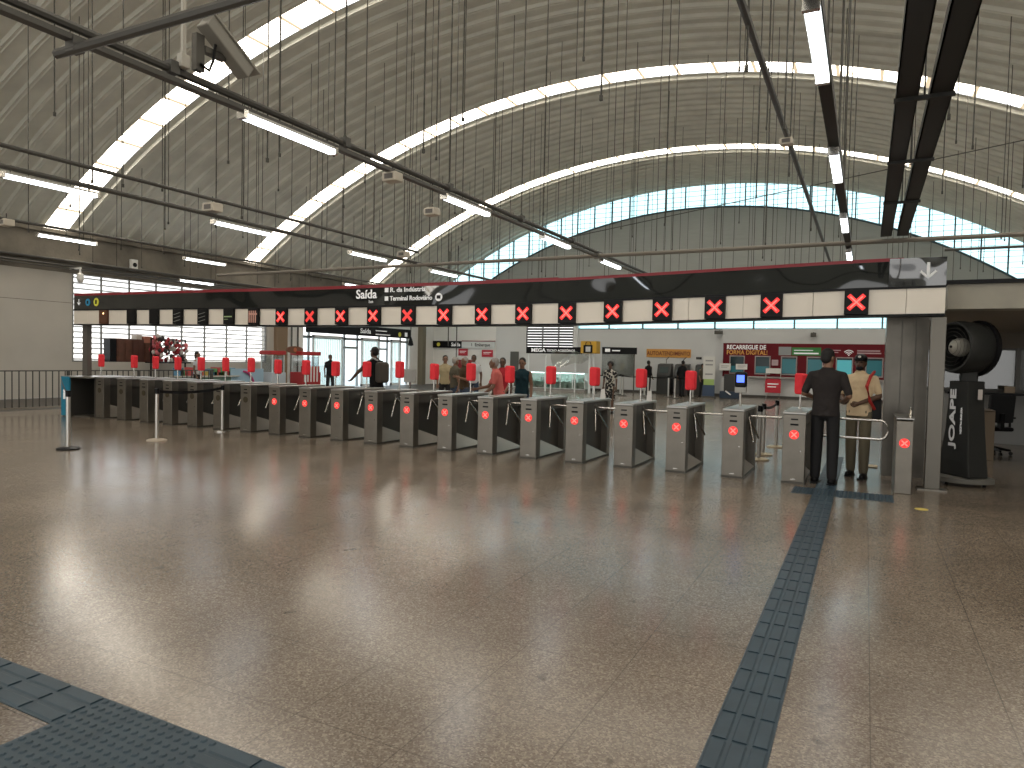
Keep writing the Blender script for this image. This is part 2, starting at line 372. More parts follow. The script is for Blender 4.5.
for k, x in enumerate((XL, -13.3, -2.5, XR)): struct('column_front', MB().box(x-.3, x+.3, YB-.6, YB, 0, 4.2), CONC)
# ------------------------------------------------------------------ tactile paving
def guide(x0, x1, y0, y1, along):
    mb = MB().box(x0, x1, y0, y1, 0, .004)
    if along == 'y':
        y = y0
        while y < y1-.02:
            e = min(y+.25, y1)
            for k in range(3):
                cx = x0+(x1-x0)*(k+.5)/3; mb.prism([(cx-.034, .004), (cx-.026, .010), (cx+.026, .010), (cx+.034, .004)], y+.012, e-.012)
            y += .25
    else:
        x = x0
        while x < x1-.02:
            e = min(x+.25, x1)
            for k in range(3):
                cy = y0+(y1-y0)*(k+.5)/3; mb.prism([(cy-.034, .004), (cy-.026, .010), (cy+.026, .010), (cy+.034, .004)], x+.012, e-.012, plane='yz')
            x += .25
    return mb
def alert(x0, x1, y0, y1):
    mb = MB().box(x0, x1, y0, y1, 0, .004); nx, ny = round((x1-x0)/.05), round((y1-y0)/.05)
    for i in range(nx):
        for j in range(ny):
            mb.lathe([(.017, .004), (.011, .0105)], (x0+(i+.5)*(x1-x0)/nx, y0+(j+.5)*(y1-y0)/ny, 0), n=7)
    for i in range(1, round((x1-x0)/.25)): mb.box(x0+i*.25-.002, x0+i*.25+.002, y0, y1, .004, .0048)
    return mb
def paving(mb, lab): tag(obj('tactile_paving', mb, BLUEG), lab, 'tactile paving')
paving(guide(-.545, -.295, .5, 9.4, 'y'), 'blue-grey ribbed guide strip running straight towards the man at the right turnstile')
paving(alert(-.795, .355, 9.4, 9.9), 'blue-grey studded warning tiles on the floor in front of the rightmost gate')
paving(guide(-.545, -.295, 9.9, 13.6, 'y'), 'blue-grey ribbed guide strip continuing beyond the rightmost gate')
paving(guide(-6.3, -3.05, 1.71, 1.96, 'x'), 'blue-grey ribbed guide strip entering at the bottom left corner, left of the studs')
paving(alert(-3.05, -2.3, 1.21, 1.96), 'square of blue-grey studded warning tiles at the bottom left corner')
paving(guide(-2.3, .2, 1.71, 1.96, 'x'), 'blue-grey ribbed guide strip right of the studded square, at the bottom edge')
# ------------------------------------------------------------------ turnstiles
X0, Y0, SP, HT = -.841, 10.134, .8027, .98
def status(parent, lit, x=0, y=-.004, z=.67, r=.062):
    if lit:
        obj('status_light', MB().lathe([(r, 0), (r, .006)], (x, y+.004, z), (0, -1, 0), 20), LEDX, parent)
        q = MB()
        for s in (1, -1): q.box(x-r*.8, x+r*.8, y-.006, y-.001, z-.008, z+.008, rot=Matrix.Rotation(s*pi/4, 3, 'Y'))
        obj('status_cross', q, LEDC, parent)
    else:
        obj('status_light', MB().lathe([(r, 0), (r, .006)], (x, y+.004, z), (0, -1, 0), 20), mat('light_off', (.05, .04, .02), .3), parent)
def make_turnstile(lit):
    t = thing('turnstile', '', 'turnstile', group='steel tripod turnstiles of the gate line')
    obj('front_cabinet', MB().box(-.145, .145, 0, .17, .015, .945), STEEL, t, bevel=.006)
    obj('rear_cabinet', MB().box(-.145, .145, 1.16, 1.28, .015, .945), STEEL, t, bevel=.006)
    obj('core_panel', MB().box(-.03, .03, .16, 1.17, .03, .94).box(-.12, .12, .16, 1.17, .78, .945), STEEL_D, t)
    obj('base_rail', MB().box(-.15, .15, 0, 1.285, 0, .03), STEEL_D, t)
    wd = MB()
    for s in (1, -1):
        A, B, Cc, D = (s*.03, .17, .34), (s*.145, .17, .032), (s*.145, 1.16, .032), (s*.03, .17, .032)
        wd.add([A, B, Cc, D, (s*.03, 1.16, .032)], [(0, 1, 2), (0, 1, 3), (0, 3, 4), (0, 2, 4), (1, 2, 4, 3)])
    obj('sloping_guard', wd, mat('guard_steel', (.42, .38, .33), .35, .6), t)
    obj('lid', MB().box(-.152, .152, -.012, 1.292, .945, .98), LID, t, bevel=.008)
    obj('display', MB().box(-.045, .045, -.004, .002, .868, .888), SIGNB, t)
    obj('card_slot', MB().box(-.052, .052, -.007, .002, .795, .82), BLACK, t, bevel=.003)
    obj('badge', MB().box(-.03, .03, -.003, .002, .055, .068), STEEL_L, t)
    obj('lock', MB().lathe([(.008, 0), (.008, .008)], (.09, .003, .45), (0, -1, 0), 10), STEEL_L, t)
    status(t, lit)
    hub = obj('hub', MB().lathe([(.055, -.05), (.055, .02), (.04, .04), (.015, .05)], (.09, .60, .865), (.707, 0, -.707), 20), STEEL_D, t, smooth=True)
    c = Vector((.115, .60, .85))
    for d in ((1, 0, 0), (.25, -.612, -.75), (.25, .612, -.75)):
        d = Vector(d); obj('arm', MB().tube([c, c+d*.46], .017, 10).ell(c+d*.46, (.017,)*3), STEEL_L, t, smooth=True)
    return t
protoL, protoD = make_turnstile(True), make_turnstile(False)
for i in range(20):
    lit = i <= 12; src = protoL if lit else protoD
    lab = 'grey steel turnstile with %s, %s of the row' % ('lit red cross' if lit else 'unlit round light', nth(i, 'right'))
    if i in (0, 13): t = src
    else: t = dup(src)
    t.location = (X0-i*SP, Y0, 0); t['label'] = lab
for c_ in [c_ for c_ in protoL.children if c_.name.split('.')[0] in ('arm', 'hub')]: bpy.data.objects.remove(c_)   # the wide lane has no tripod
protoL['label'] = 'grey steel turnstile with lit red cross, nearest the right end, beside the swing gate'
def make_reader():
    t = thing('card_reader', '', 'card reader', group='card readers wrapped in red covers')
    obj('base_plate', MB().lathe([(.04, 0), (.04, .008), (.02, .012)], n=14), STEEL_L, t)
    obj('pole', MB().tube([(0, 0, 0), (0, 0, .26)], .014, 10), STEEL_L, t, smooth=True)
    cv = obj('cover', MB().prism([(-.078, .25), (-.06, .215), (.06, .215), (.078, .25), (.08, .5), (.06, .525), (-.06, .53), (-.08, .505)], -.05, .06), REDF, t, bevel=.018)
    return t
rd = make_reader(); first = True
for i in range(21):
    if i == 1: continue
    x, y = X0-i*SP-.005, Y0+.87
    if i == 20: x, y = -17.22, Y0+.75
    t = rd if first else dup(rd); first = False
    t.location = (x, y, HT); t.rotation_euler = (0, 0, R(-14 if i else -38)+random.uniform(-.12, .12)); t.scale.z = 1+random.uniform(-.03, .04)
    t['label'] = 'red-covered card reader standing on the turnstile %s of the row' % nth(i, 'right') if i < 20 else 'red-covered card reader on a pole on the blue-fronted accessible gate'
# the front reader at right shows its screen, the uncovered reader has a blue screen
t = thing('card_reader', 'uncovered grey card reader with blue screen, on the second turnstile from the right', 'card reader', (X0-SP-.03, Y0+.75, HT))
obj('pole', MB().tube([(0, 0, 0), (0, 0, .22)], .02, 10), STEEL_L, t); obj('body', MB().box(-.085, .085, -.03, .05, .2, .34), mat('reader_grey', (.4, .4, .38), .5), t, bevel=.015)
hd = obj('screen_housing', MB().box(-.09, .09, -.045, .03, .28, .52), BLACK, t, bevel=.03)
obj('screen', MB().box(-.055, .055, -.052, -.04, .36, .47), mat('blue_screen', (.02, .05, .3), .3, emit=(.08, .16, .9), es=1.6), hd)
for x, y, lab in ((X0-3*SP+.1, Y0+1.0, 'small white card standing on the fourth turnstile from the right'), (X0-4*SP+.1, Y0+1.0, 'small white card standing on the fifth turnstile from the right')):
    tag(obj('card', MB().prism([(-.045, 0), (.045, 0), (.035, .17), (-.03, .16)], -.004, .004), WHITE, loc=(x, y, HT)), lab, 'card')
# blue fronted accessible gate at the far left of the row
t = thing('accessible_gate', 'wide accessible gate with bright blue front panel at the left end of the row', 'gate', (-17.22, Y0-.15, 0))
obj('front_panel', MB().box(-.12, .20, -.01, .03, .02, .96), mat('blue_panel', (.012, .22, .36), .4), t, bevel=.005)
obj('cabinet', MB().box(-.12, .20, .03, 1.3, .0, .94), STEEL_D, t, bevel=.006)
obj('lid', MB().box(-.16, .95, .0, 1.32, .94, .975), LID, t, bevel=.006)
obj('rear_frame', MB().box(.85, .93, .2, 1.3, 0, .94).box(.18, .85, 1.1, 1.2, .1, .8), STEEL_D, t)
obj('symbol', MB().lathe([(.04, 0), (.04, .006)], (.02, -.014, .62), (0, -1, 0), 14).box(-.02, .06, -.02, -.01, .42, .58), TXTW, t)
obj('sill', MB().box(.2, .84, .1, 1.0, 0, .03), STEEL, t)
# right hand gate post with swing gate
t = thing('gate_post', 'narrow steel gate post with red cross light, right of the swing gate', 'gate post', (.47, Y0, 0))
obj('cabinet', MB().prism([(0, .0), (.0, .93), (.06, .955), (.95, .955), (1.0, .92), (1.0, 0)], -.095, .095, plane='yz'), STEEL, t, bevel=.006)
obj('lid', MB().box(-.10, .10, .0, .98, .955, .97), LID, t)
obj('handle_loop', MB().tube([(.07, .25, .96), (.075, .27, 1.05), (.075, .33, 1.09), (.075, .5, 1.09), (.07, .55, .96)], .012), STEEL_L, t, smooth=True)
status(t, True, 0, -.004, .65, .06)
t = thing('swing_gate', 'curved tubular steel swing gate arm behind the man in the dark shirt', 'gate', (-.63, 10.78, 0))
obj('hinge_post', MB().tube([(0, 0, 0), (0, 0, .95)], .03, 12), STEEL, t)
pts = [(0, 0, .88), (.83, .0, .88)]+[(.83+.10*sin(a), 0, .75+.13*cos(a)) for a in [pi*k/8 for k in range(1, 8)]]+[(.83, 0, .62), (0, 0, .62)]
obj('arm', MB().tube(pts, .018, 10), STEEL_L, t, smooth=True)
t = thing('steel_post', 'square steel-clad post holding up the right end of the sign beam', 'post', (.83, 10.72, 0))
obj('shaft', MB().box(-.088, .088, -.06, .06, 0, 2.29), mat('post_steel_dark', (.15, .138, .118), .35, .8), t, bevel=.006)
obj('base_plate', MB().box(-.17, .17, -.12, .12, 0, .02), STEEL, t)
t = thing('steel_post', 'dark post holding up the left end of the sign beam', 'post', (-17.58, 10.75, 0))
obj('shaft', MB().box(-.10, .10, -.06, .06, 0, 2.27), mat('post_grey', (.10, .09, .08), .5), t, bevel=.006); obj('base_plate', MB().box(-.15, .15, -.12, .12, 0, .02), STEEL_D, t)
struct('pillar', MB().box(.32, .80, 11.75, 12.3, 0, 2.75).box(.25, .33, 11.7, 12.25, 0, 2.5), mat('clad_steel', (.13, .118, .10), .3, .8, noise=.3, nscale=3))
struct('trim_9', MB().box(.45, .462, 11.74, 11.76, 0, 2.7).box(.63, .642, 11.74, 11.76, 0, 2.7).box(.32, .33, 11.74, 11.76, 0, 2.7), STEEL_D)
# ------------------------------------------------------------------ sign beam
SX0, SX1, SY = -17.88, .885, 10.6
SAG = [(-18, -.03), (-12.3, -.064), (-10.7, -.084), (-6.8, -.084), (-4.4, -.074), (-2, -.019), (-.15, .026), (1, .038)]
def sag(x):
    for (a, p), (b, q) in zip(SAG, SAG[1:]):
        if x <= b: return p+(q-p)*(x-a)/(b-a)
    return SAG[-1][1]
def band(mb, x0, x1, y0, y1, z0, z1):      # a box that follows the slight sag of the beam
    n = max(1, int((x1-x0)/.5)); st = [x0+(x1-x0)*i/n for i in range(n+1)]; vs = []
    for x in st: vs += [(x, y0, z0+sag(x)), (x, y1, z0+sag(x)), (x, y1, z1+sag(x)), (x, y0, z1+sag(x))]
    return mb.add(vs, [(4*i+a, 4*i+(a+1) % 4, 4*i+4+(a+1) % 4, 4*i+4+a) for i in range(n) for a in range(4)]+[(3, 2, 1, 0), (4*n, 4*n+1, 4*n+2, 4*n+3)])
t = thing('sign_beam', 'long black overhead sign beam with red top edge above the turnstile row', 'sign', (0, SY, 0))
obj('header_panel', band(band(MB(), SX0, -4.6, 0, .22, 2.66, 3.0), -4.598, .228, 0, .22, 2.66, 3.0), HEADER, t)
fp = MB(); q0 = sag(.5); fp.add([(.232, .0, 2.66+q0), (SX1, .0, 2.66+q0), (SX1, -.026, 3.03+q0), (.232, -.026, 3.03+q0), (.232, .2, 2.66+q0), (SX1, .2, 2.66+q0), (SX1, .2, 3.03+q0), (.232, .2, 3.03+q0)], [(0, 1, 2, 3), (4, 7, 6, 5), (0, 4, 5, 1), (2, 6, 7, 3), (0, 3, 7, 4), (1, 5, 6, 2)])
obj('end_panel', fp, mat('wrinkled_film', (.02, .022, .025), .08, 0, bump=1, bscale=2.2, coat=1, spec=1, bd=.085), t)
obj('red_trim', band(band(MB(), SX0, -4.6, .0, .24, 3.0, 3.06), -4.6, .4, .0, .24, 3.0, 3.045), TRIMRED, t)
obj('back_panel', band(MB(), SX0, SX1, .24, .26, 2.27, 3.03), mat('panel_back', (.2, .2, .2), .5), t)
obj('rails', band(band(MB(), SX0, SX1, -.02, .24, 2.63, 2.66), SX0, SX1, -.02, .24, 2.265, 2.295), SIGNB, t)
xs_sig = [-.15]+[-1.24-.792*k for k in range(14)]+[-12.28-.82*k for k in range(5)]+[-16.62]
edges = [SX1]+xs_sig+[SX0]
cl = MB()
for k in range(len(edges)-1):
    a, b = edges[k+1]+(.15 if k+1 < len(edges)-1 else 0), edges[k]-(.15 if k else 0)
    if b-a < .1: continue
    if b-a > .6 or k < 4: mid = (a+b)/2; band(cl, a, mid-.003, 0, .2, 2.295, 2.63); band(cl, mid+.003, b, 0, .2, 2.295, 2.63)
    else: band(cl, a, b, 0, .2, 2.295, 2.63)
obj('cladding', cl, CLAD, t)
text('lettering', 'Saída', .235, (-8.83, -.008, 2.72), TXTW, t, sx=1.05, bold=.004)
text('lettering', 'Exit', .07, (-8.52, -.008, 2.63), TXTW, t)
text('lettering', 'R. da Indústria', .12, (-8.02, -.008, 2.825), TXTW, t, sx=1.15, bold=.002)
text('lettering', 'Terminal Rodoviário', .12, (-8.02, -.008, 2.665), TXTW, t, sx=.95, bold=.002)
obj('pictogram', MB().box(-8.14, -8.06, -.01, 0, 2.825, 2.905).box(-8.14, -8.06, -.01, 0, 2.665, 2.745).lathe([(.075, 0), (.075, .01)], (-6.93, 0, 2.71), (0, -1, 0), 20), TXTW, t)
obj('bus_symbol', MB().box(-6.97, -6.89, -.014, -.008, 2.68, 2.74), SIGNB, t)
obj('line_badge', MB().lathe([(.09, 0), (.09, .01)], (-17.30, 0, 2.80), (0, -1, 0), 20), mat('badge_blue', (.03, .3, .55), .4), t)
obj('line_badge', MB().lathe([(.10, 0), (.10, .01)], (-16.96, 0, 2.80), (0, -1, 0), 20), mat('badge_yellow', (.75, .72, .08), .4), t)
obj('badge_symbol', MB().box(-16.99, -16.93, -.016, -.008, 2.75, 2.85).box(-17.33, -17.27, -.016, -.008, 2.76, 2.84), SIGNB, t)
def arrow(x, z, s): 
    m = MB().box(x-.09*s, x+.09*s, -.018, -.012, z-.015*s, z+.015*s, rot=Matrix.Rotation(pi/2, 3, 'Y'))
    for q in (1, -1): m.box(x-.06*s, x+.06*s, -.018, -.012, z-.012*s, z+.012*s, rot=Matrix.Rotation(q*pi/4, 3, 'Y'), c=(x, -.015, z))
    # shift chevrons to the tip
    n = 8
    for k in range(8, 24):
        dx = -.035*s if k < 16 else .035*s; m.v[k] = (m.v[k][0]+dx, m.v[k][1], m.v[k][2]-.05*s)
    return m
obj('arrow', arrow(-17.65, 2.81, .8), TXTW, t); obj('arrow', (lambda m_: (setattr(m_, 'v', [(a_, b_-.012, c_+.035) for a_, b_, c_ in m_.v]), m_)[1])(arrow(.68, 2.86, 1.15)), mat('arrow_grey', (.6, .6, .58), .4, emit=(1, 1, 1), es=.1), t)
# lane signals
def make_signal(style):
    s = thing('lane_signal', '', 'lane signal', group='lane signals along the sign beam')
    obj('housing', MB().box(-.148, .148, -.06, .18, 2.30, 2.628), BLACK if style != 'brown' else mat('brown_box', (.10, .035, .015), .5), s, bevel=.004)
    if style in ('red', 'dim'):
        q = MB(); k = MB()
        for sg in (1, -1):
            q.box(-.135, .135, -.068, -.06, 2.437, 2.491, rot=Matrix.Rotation(sg*pi/4, 3, 'Y'), c=(0, -.064, 2.464)); k.box(-.105, .105, -.071, -.066, 2.456, 2.472, rot=Matrix.Rotation(sg*pi/4, 3, 'Y'), c=(0, -.068, 2.464))
        obj('cross', q, LEDX if style == 'red' else LEDDIM, s); obj('cross_core', k, LEDC if style == 'red' else LEDDIM, s)
    elif style == 'brown': obj('glint', MB().lathe([(.02, 0), (.02, .005)], (.03, -.06, 2.55), (0, -1, 0), 10), mat('amber', (.9, .6, .3), .4, emit=(1, .6, .25), es=3), s)
    elif style == 'garbled':
        q = MB()
        for k in range(4): q.box(-.12+k*.06, -.09+k*.06, -.066, -.06, 2.34, 2.59)
        q.box(-.12, .12, -.067, -.06, 2.5, 2.54); obj('lit_bars', q, mat('pinkish_led', (.35, .2, .16), .4, emit=(1, .45, .33), es=.10), s)
    elif style == 'green': obj('lit_bars', MB().box(-.12, .12, -.066, -.06, 2.45, 2.475).box(-.12, .0, -.066, -.06, 2.40, 2.41), mat('green_led', (.3, .4, .2), .4, emit=(.7, .9, .4), es=.04), s)
    elif style == 'dark':
        q = MB()
        for k in range(3): q.box(-.11, .11, -.066, -.06, 2.37+k*.08, 2.38+k*.08, rot=Matrix.Rotation(R(-12), 3, 'Y'))
        obj('lit_bars', q, mat('faint_led', (.3, .3, .28), .4), s)
    return s
protos = {}
for i, x in enumerate(xs_sig):
    st = 'red' if i <= 13 else {14: 'garbled', 15: 'green', 16: 'dark', 17: 'dark', 18: 'blank', 19: 'blank', 20: 'brown'}[i]
    if i in (9, 12): st = 'dim'
    if st in protos: s = dup(protos[st])
    else: s = protos[st] = make_signal(st)
    s.location = (x, SY, sag(x))
    d = {'red': 'black lane signal lit with a red cross', 'dim': 'black lane signal with a dimmer, patchy red cross', 'garbled': 'lane signal showing garbled pinkish bars', 'green': 'black lane signal with a faint greenish line', 'dark': 'dark lane signal with faint slanted lines', 'blank': 'blank black lane signal', 'brown': 'brown lane signal box with one small amber light'}[st]
    s['label'] = '%s, %s' % (d, nth(i, 'right'))
# ------------------------------------------------------------------ overhead pipes, lamps, trays
def pipe(name, pts, r, lab, m=PIPE, cat='pipe', extra=None, group=None):
    mb = MB().tube(pts, r, 8)
    if extra: extra(mb)
    return tag(obj(name, mb, m, smooth=True), lab, cat, group)
def clamps(x, z, ys, r=.05):
    def f(mb):
        for y in ys: mb.box(x-r, x+r, y-.04, y+.04, z-r, z+r)
    return f
pipe('steel_pipe', [(-5.1, -6, 3.895), (-5.1, 34, 3.895)], .035, 'thick dark pipe running from the top left corner over the sign beam', extra=clamps(-5.1, 3.905, [3.8, 5.9, 8.0, 10.2, 12.4]))
obj_ = tag(obj('lamp_channel', MB().box(-5.14, -5.06, -6, 34, 3.79, 3.83), PIPE), 'narrow metal lamp channel slung under the thick pipe from the top left corner', 'channel')
pipe('steel_pipe', [(-9.7, -4, 4.14), (-9.7, 13.9, 4.14)], .03, 'upper of the two thin pipes crossing the left half of the vault')
pipe('steel_pipe', [(-9.7, -4, 3.88), (-9.7, 34, 3.88)], .035, 'lower thin pipe with lamps crossing the left half of the vault')
pipe('steel_pipe', [(-15, -2, 4.12), (-15, 34, 4.12)], .03, 'thin pipe with lamps nearest the left concrete beam')
pipe('steel_pipe', [(-18.4, 6, 3.9), (-18.4, 34, 3.9)], .03, 'thin pipe farthest left behind the sign beam, carrying one lamp')
pipe('steel_pipe', [(-.93, 1, 4.32), (-.93, 20.4, 4.32)], .032, 'thin dark pipe just left of the row of lamps at upper right')
tag(obj('lamp_channel', MB().box(-.42, -.32, 1, 34, 3.83, 3.93), TRAY), 'dark lamp channel carrying the lamps at upper right', 'channel')
pipe('steel_pipe', [(-16.5, 13.8, 3.82), (8.2, 13.8, 3.82)], .04, 'long pale cross pipe running left to right behind the sign beam', m=mat('pipe_pale', (.22, .20, .17), .5, .3), extra=clamps(-5.1, 3.82, [13.8], .06))
pipe('steel_pipe', [(-5.3, 3.02, 3.74), (3, 3.1, 3.74)], .035, 'dark cross pipe above the camera at the top left', extra=clamps(-5.1, 3.77, [3.03], .05))
pipe('steel_pipe', [(1.4, 17.4, 4.15), (8.2, 17.4, 4.15)], .03, 'short dark rail in front of the right end of the blue arched window')
def wire(p, q, lab): tag(obj('steel_cable', MB().tube([p, q], .012, 5), PIPE), lab, 'cable')
wire((-7.8, 18, 5.0), (4.5, 18, 6.7), 'thin cable rising to the right in front of the arched gable')
def tray(x0, x1, lab):
    mb = MB().box(x0, x1, -3, 14.0, 3.93, 3.945).box(x0, x0+.012, -3, 14, 3.93, 4.04).box(x1-.012, x1, -3, 14, 3.93, 4.04)
    tag(obj('cable_tray', mb, TRAY), lab, 'cable tray')
tray(.145, .315, 'wide dark cable tray at the upper right, left one of the pair'); tray(.40, .57, 'wide dark cable tray at the upper right, right one of the pair')
for k, (y, lab) in enumerate(((6.9, 'nearest'), (8.95, 'second'), (11.1, 'farthest'))):
    tag(obj('tray_bracket', MB().box(.13, .585, y-.02, y+.02, 3.895, 3.93).tube([(.36, y, 3.93), (.36, y, 9.0)], .008, 5), TRAY), 'small bracket with rod joining the two cable trays, %s of three' % lab, 'bracket', 'cable tray brackets')
def make_lamp():
    l = thing('fluorescent_lamp', '', 'lamp', group='fluorescent lamps hanging under the vault pipes')
    obj('housing', MB().prism([(-.04, .03), (.04, .03), (.05, 0), (-.05, 0)], -.61, .61), mat('housing_grey', (.5, .5, .48), .4), l)
    obj('diffuser', MB().prism([(-.044, 0), (.044, 0), (.036, -.04), (-.036, -.04)], -.58, .58), LAMPM, l)
    [obj('end_cap', MB().box(-.05, .05, q*.60-.022, q*.60+.022, -.045, .03), STEEL_L, l) for q in (-1, 1)]
    [obj('hanger', MB().tube([(0, q*.5, .02), (0, q*.5, .13)], .008, 6), PIPE, l) for q in (-1, 1)]
    return l
lp = make_lamp(); first = True
LL = [(-5.1, 3.77, [5.12, 8.48, 11.63, 14.65], 'thick pipe from the top left corner'), (-9.68, 3.78, [5.45, 8.6, 12.0, 15.0], 'lower thin pipe crossing the left of the vault'),
      (-15, 3.93, [6.6, 8.75, 12.15], 'thin pipe nearest the left beam'), (-18.4, 3.78, [14.6], 'thin pipe farthest left'), (-.37, 3.77, [5.15, 8.3, 11.6, 14.9], 'dark channel at upper right')]
for x, z, ys, nm in LL:
    for k, y in enumerate(ys):
        l = lp if first else dup(lp); first = False
        l.location = (x, y, z); l['label'] = 'glowing tube lamp, %s under the %s' % (['nearest', 'second', 'third', 'farthest'][k] if len(ys) > 1 else 'single one', nm)
for x, z, _, nm in LL:  # extra lamps added out of sight to brighten the back hall
    for k, y in enumerate((18, 21.5, 25, 28.5, 32)):
        l = dup(lp); l.location = (x, y, z); l['label'] = 'added back hall fill lamp hidden by the sign beam, %s on the %s' % (['first', 'second', 'third', 'fourth', 'fifth'][k], {-5.1: 'thick pipe', -9.68: 'lower thin pipe', -15: 'left beam pipe', -18.4: 'farthest left pipe', -.37: 'upper right channel'}[x])
# small boxes on the pipes
def cbox(x, y, z, lab, s=.10, name='junction_box', st=.12):
    o = thing(name, lab, 'box', (x, y, z)); obj('box_body', MB().box(-s, s, -s*.8, s*.8, -s*.55, s*.55), mat('box_ivory', (.55, .5, .42), .5), o, bevel=.015)
    obj('box_face', MB().box(-s*.6, s*.6, -s*.83, -s*.79, -s*.3, s*.3), mat('box_dark', (.12, .11, .1), .5), o); obj('stem', MB().tube([(0, 0, s*.5), (0, 0, s*.5+st)], .01, 6), PIPE, o)
cbox(-5.1, 6.75, 3.74, 'white box clamped under the thick pipe between its first and second lamps'); cbox(-5.1, 7.6, 3.5, 'small ivory box hanging below the thick pipe, beside its second lamp', .09, st=.33)
cbox(-9.7, 8.0, 4.0, 'ivory box on the thin pipes above a lamp at left', .13); cbox(-15, 7.6, 4.05, 'ivory box on the thin pipe at far left, by the lit vault band', .12)
cbox(-.93, 8.8, 4.24, 'ivory box on the thin dark pipe left of the upper right lamps', .075); cbox(-9.7, 13.3, 4.0, 'small pale box where the thin pipes meet the pale cross pipe', .12)
# hanging rods
rodm = mat('rod', (.06, .058, .05), .5, .4); rods = []
rx = -22.5; n = 0
for rx in [-22.2+1.45*i for i in range(19)]:
    for ry in [6.2+2.15*j for j in range(13)]:
        x = rx+random.uniform(-.5, .5); y = ry+random.uniform(-.9, .9)
        if y < .4*abs(x)-1 or x > y*.09+1.6 or (abs(x+5.1) > .1 and x*-1 > y*1.75+1): continue
        if random.random() < .12: continue
        if abs((x-CX)/CR) > sin(TH)*.97: continue
        rods.append((x, y))
for (px, ys) in ((-5.1, (5.9, 8.0, 10.2, 12.4)), (-9.7, (6, 8.6, 11.2, 13.5)), (-15, (8, 11, 14)), (-.37, (6.2, 8.9, 10.4, 12.7)), (-.93, (5.8, 9.2, 13, 17))):
    for y in ys: rods.append((px, y))
for i, (x, y) in enumerate(rods[:250]):
    zt = arcz(x, CZ, CR)-.02; zb = random.choice([3.95, 4.1, 4.3, 4.6, 5.2]) if i < len(rods)-19 else 3.93
    mb = MB().tube([(0, 0, zb), (0, 0, zt)], .0095, 5).box(-.013, .013, -.013, .013, zb, zb+.05)
    tag(obj('hanging_rod', mb, rodm, loc=(x, y, 0)), 'thin vertical steel rod hanging from the vault sheeting', 'rod', 'suspension rods hanging from the vault')
# cctv camera on the thick pipe
t = thing('security_camera', 'boxy weatherproof surveillance camera on the thick pipe at the top left', 'camera', (-5.05, 4.0, 3.95))
obj('mount_bar', MB().box(-.015, .015, -.145, -.115, -.02, 1.0), mat('mount_pale', (.45, .43, .38), .5), t); obj('mount_box', MB().box(-.035, .035, -.17, -.09, -.03, .08), mat('mount_pale', (.45, .43, .38), .5), t, bevel=.01)
hq = Matrix.Rotation(R(-33), 3, 'X')
obj('camera_housing', MB().box(-.07, .07, 0, .52, -.06, .06, rot=hq, c=(0, .26, .02)), mat('cam_grey', (.25, .24, .21), .5), t, bevel=.012, loc=(.05, .0, .27))
obj('sun_hood', MB().box(-.085, .085, -.03, .58, .062, .075, rot=hq, c=(0, .26, .02)), mat('cam_hood', (.33, .32, .28), .5), t, loc=(.05, .0, .27))
obj('bracket', MB().box(-.03, .03, -.03, .05, .0, .30).box(-.02, .04, .05, .26, .17, .22), STEEL_D, t)
obj('cable', MB().tube([(.04, .0, .05), (.05, .08, .02), (.05, .12, .12), (.05, .14, .26)], .012), BLACK, t, smooth=True)
t = thing('security_camera', 'white dome camera bracketed to the end of the cream left wall', 'camera', (XL+.6, 14.2, 4.05))
obj('bracket', MB().box(-.58, .03, -.03, .03, .28, .34).tube([(0, 0, .3), (0, 0, .1)], .03), WHITE, t); obj('dome', MB().lathe([(.03, .16), (.10, .1), (.115, -.05), (.08, -.16), (.02, -.2)], n=16), WHITE, t, smooth=True)
t = thing('wall_speaker', 'small white box with dark cone on the concrete beam', 'speaker', (XL+.30, 16.3, 4.75)); obj('cabinet', MB().box(-.05, .08, -.13, .13, -.2, .2), WHITE, t, bevel=.02); obj('cone', MB().lathe([(.08, 0), (.08, .01)], (.08, 0, 0), (1, 0, 0), 14), BLACK, t)
t = thing('security_camera', 'tiny dark camera on the back wall above the corner left of the maroon board', 'camera', (-6.7, YG-.25, 3.25)); obj('bracket', MB().box(-.03, .03, -.02, .25, .05, .1), STEEL_D, t); obj('camera_housing', MB().box(-.25, .15, -.1, .06, -.1, .08), STEEL_D, t, bevel=.02)
t = thing('security_camera', 'small dark camera on the back wall above the middle of the maroon board', 'camera', (-2.3, YG-.35, 3.15)); obj('bracket', MB().box(-.03, .03, -.02, .25, .05, .1), STEEL_D, t); obj('camera_housing', MB().box(-.12, .12, -.1, .06, -.12, .08), STEEL_D, t, bevel=.02)
# ------------------------------------------------------------------ stanchions
def stanchion(x, y, lab, group, base=True, h=.93, belt=None, basecol=None, sc=1):
    s = thing('stanchion', lab, 'barrier post', (x, y, 0), group=group)
    obj('post', MB().tube([(0, 0, .02), (0, 0, h)], .033*sc, 12), mat('post_steel', (.6, .58, .54), .3, .9), s, smooth=True); obj('belt_head', MB().tube([(0, 0, h-.08), (0, 0, h+.02)], .04*sc, 12), BLACK, s, smooth=True)
    obj('base', MB().lathe([(.17*sc, 0), (.17*sc, .02), (.13*sc, .035), (.04*sc, .045)], n=20), basecol or BLACK, s, smooth=True)
    if belt:
        d = Vector((belt[0]-x, belt[1]-y, 0)); nrm = Vector((-d.y, d.x, 0)).normalized()*.002; m = MB(); N = 8; vs = []
        for k in range(N+1):
            p = d*k/N; sag = -.05*4*(k/N)*(1-k/N)
            for q in (-nrm, nrm):
                for zz in (h-.06, h-.01): vs.append((p.x+q.x, p.y+q.y, zz+sag))
        m.add(vs, [(4*k+a, 4*k+b, 4*k+4+b, 4*k+4+a) for k in range(N) for a, b in ((0, 1), (1, 3), (3, 2), (2, 0))]); obj('belt', m, BLACK, s)
    return s
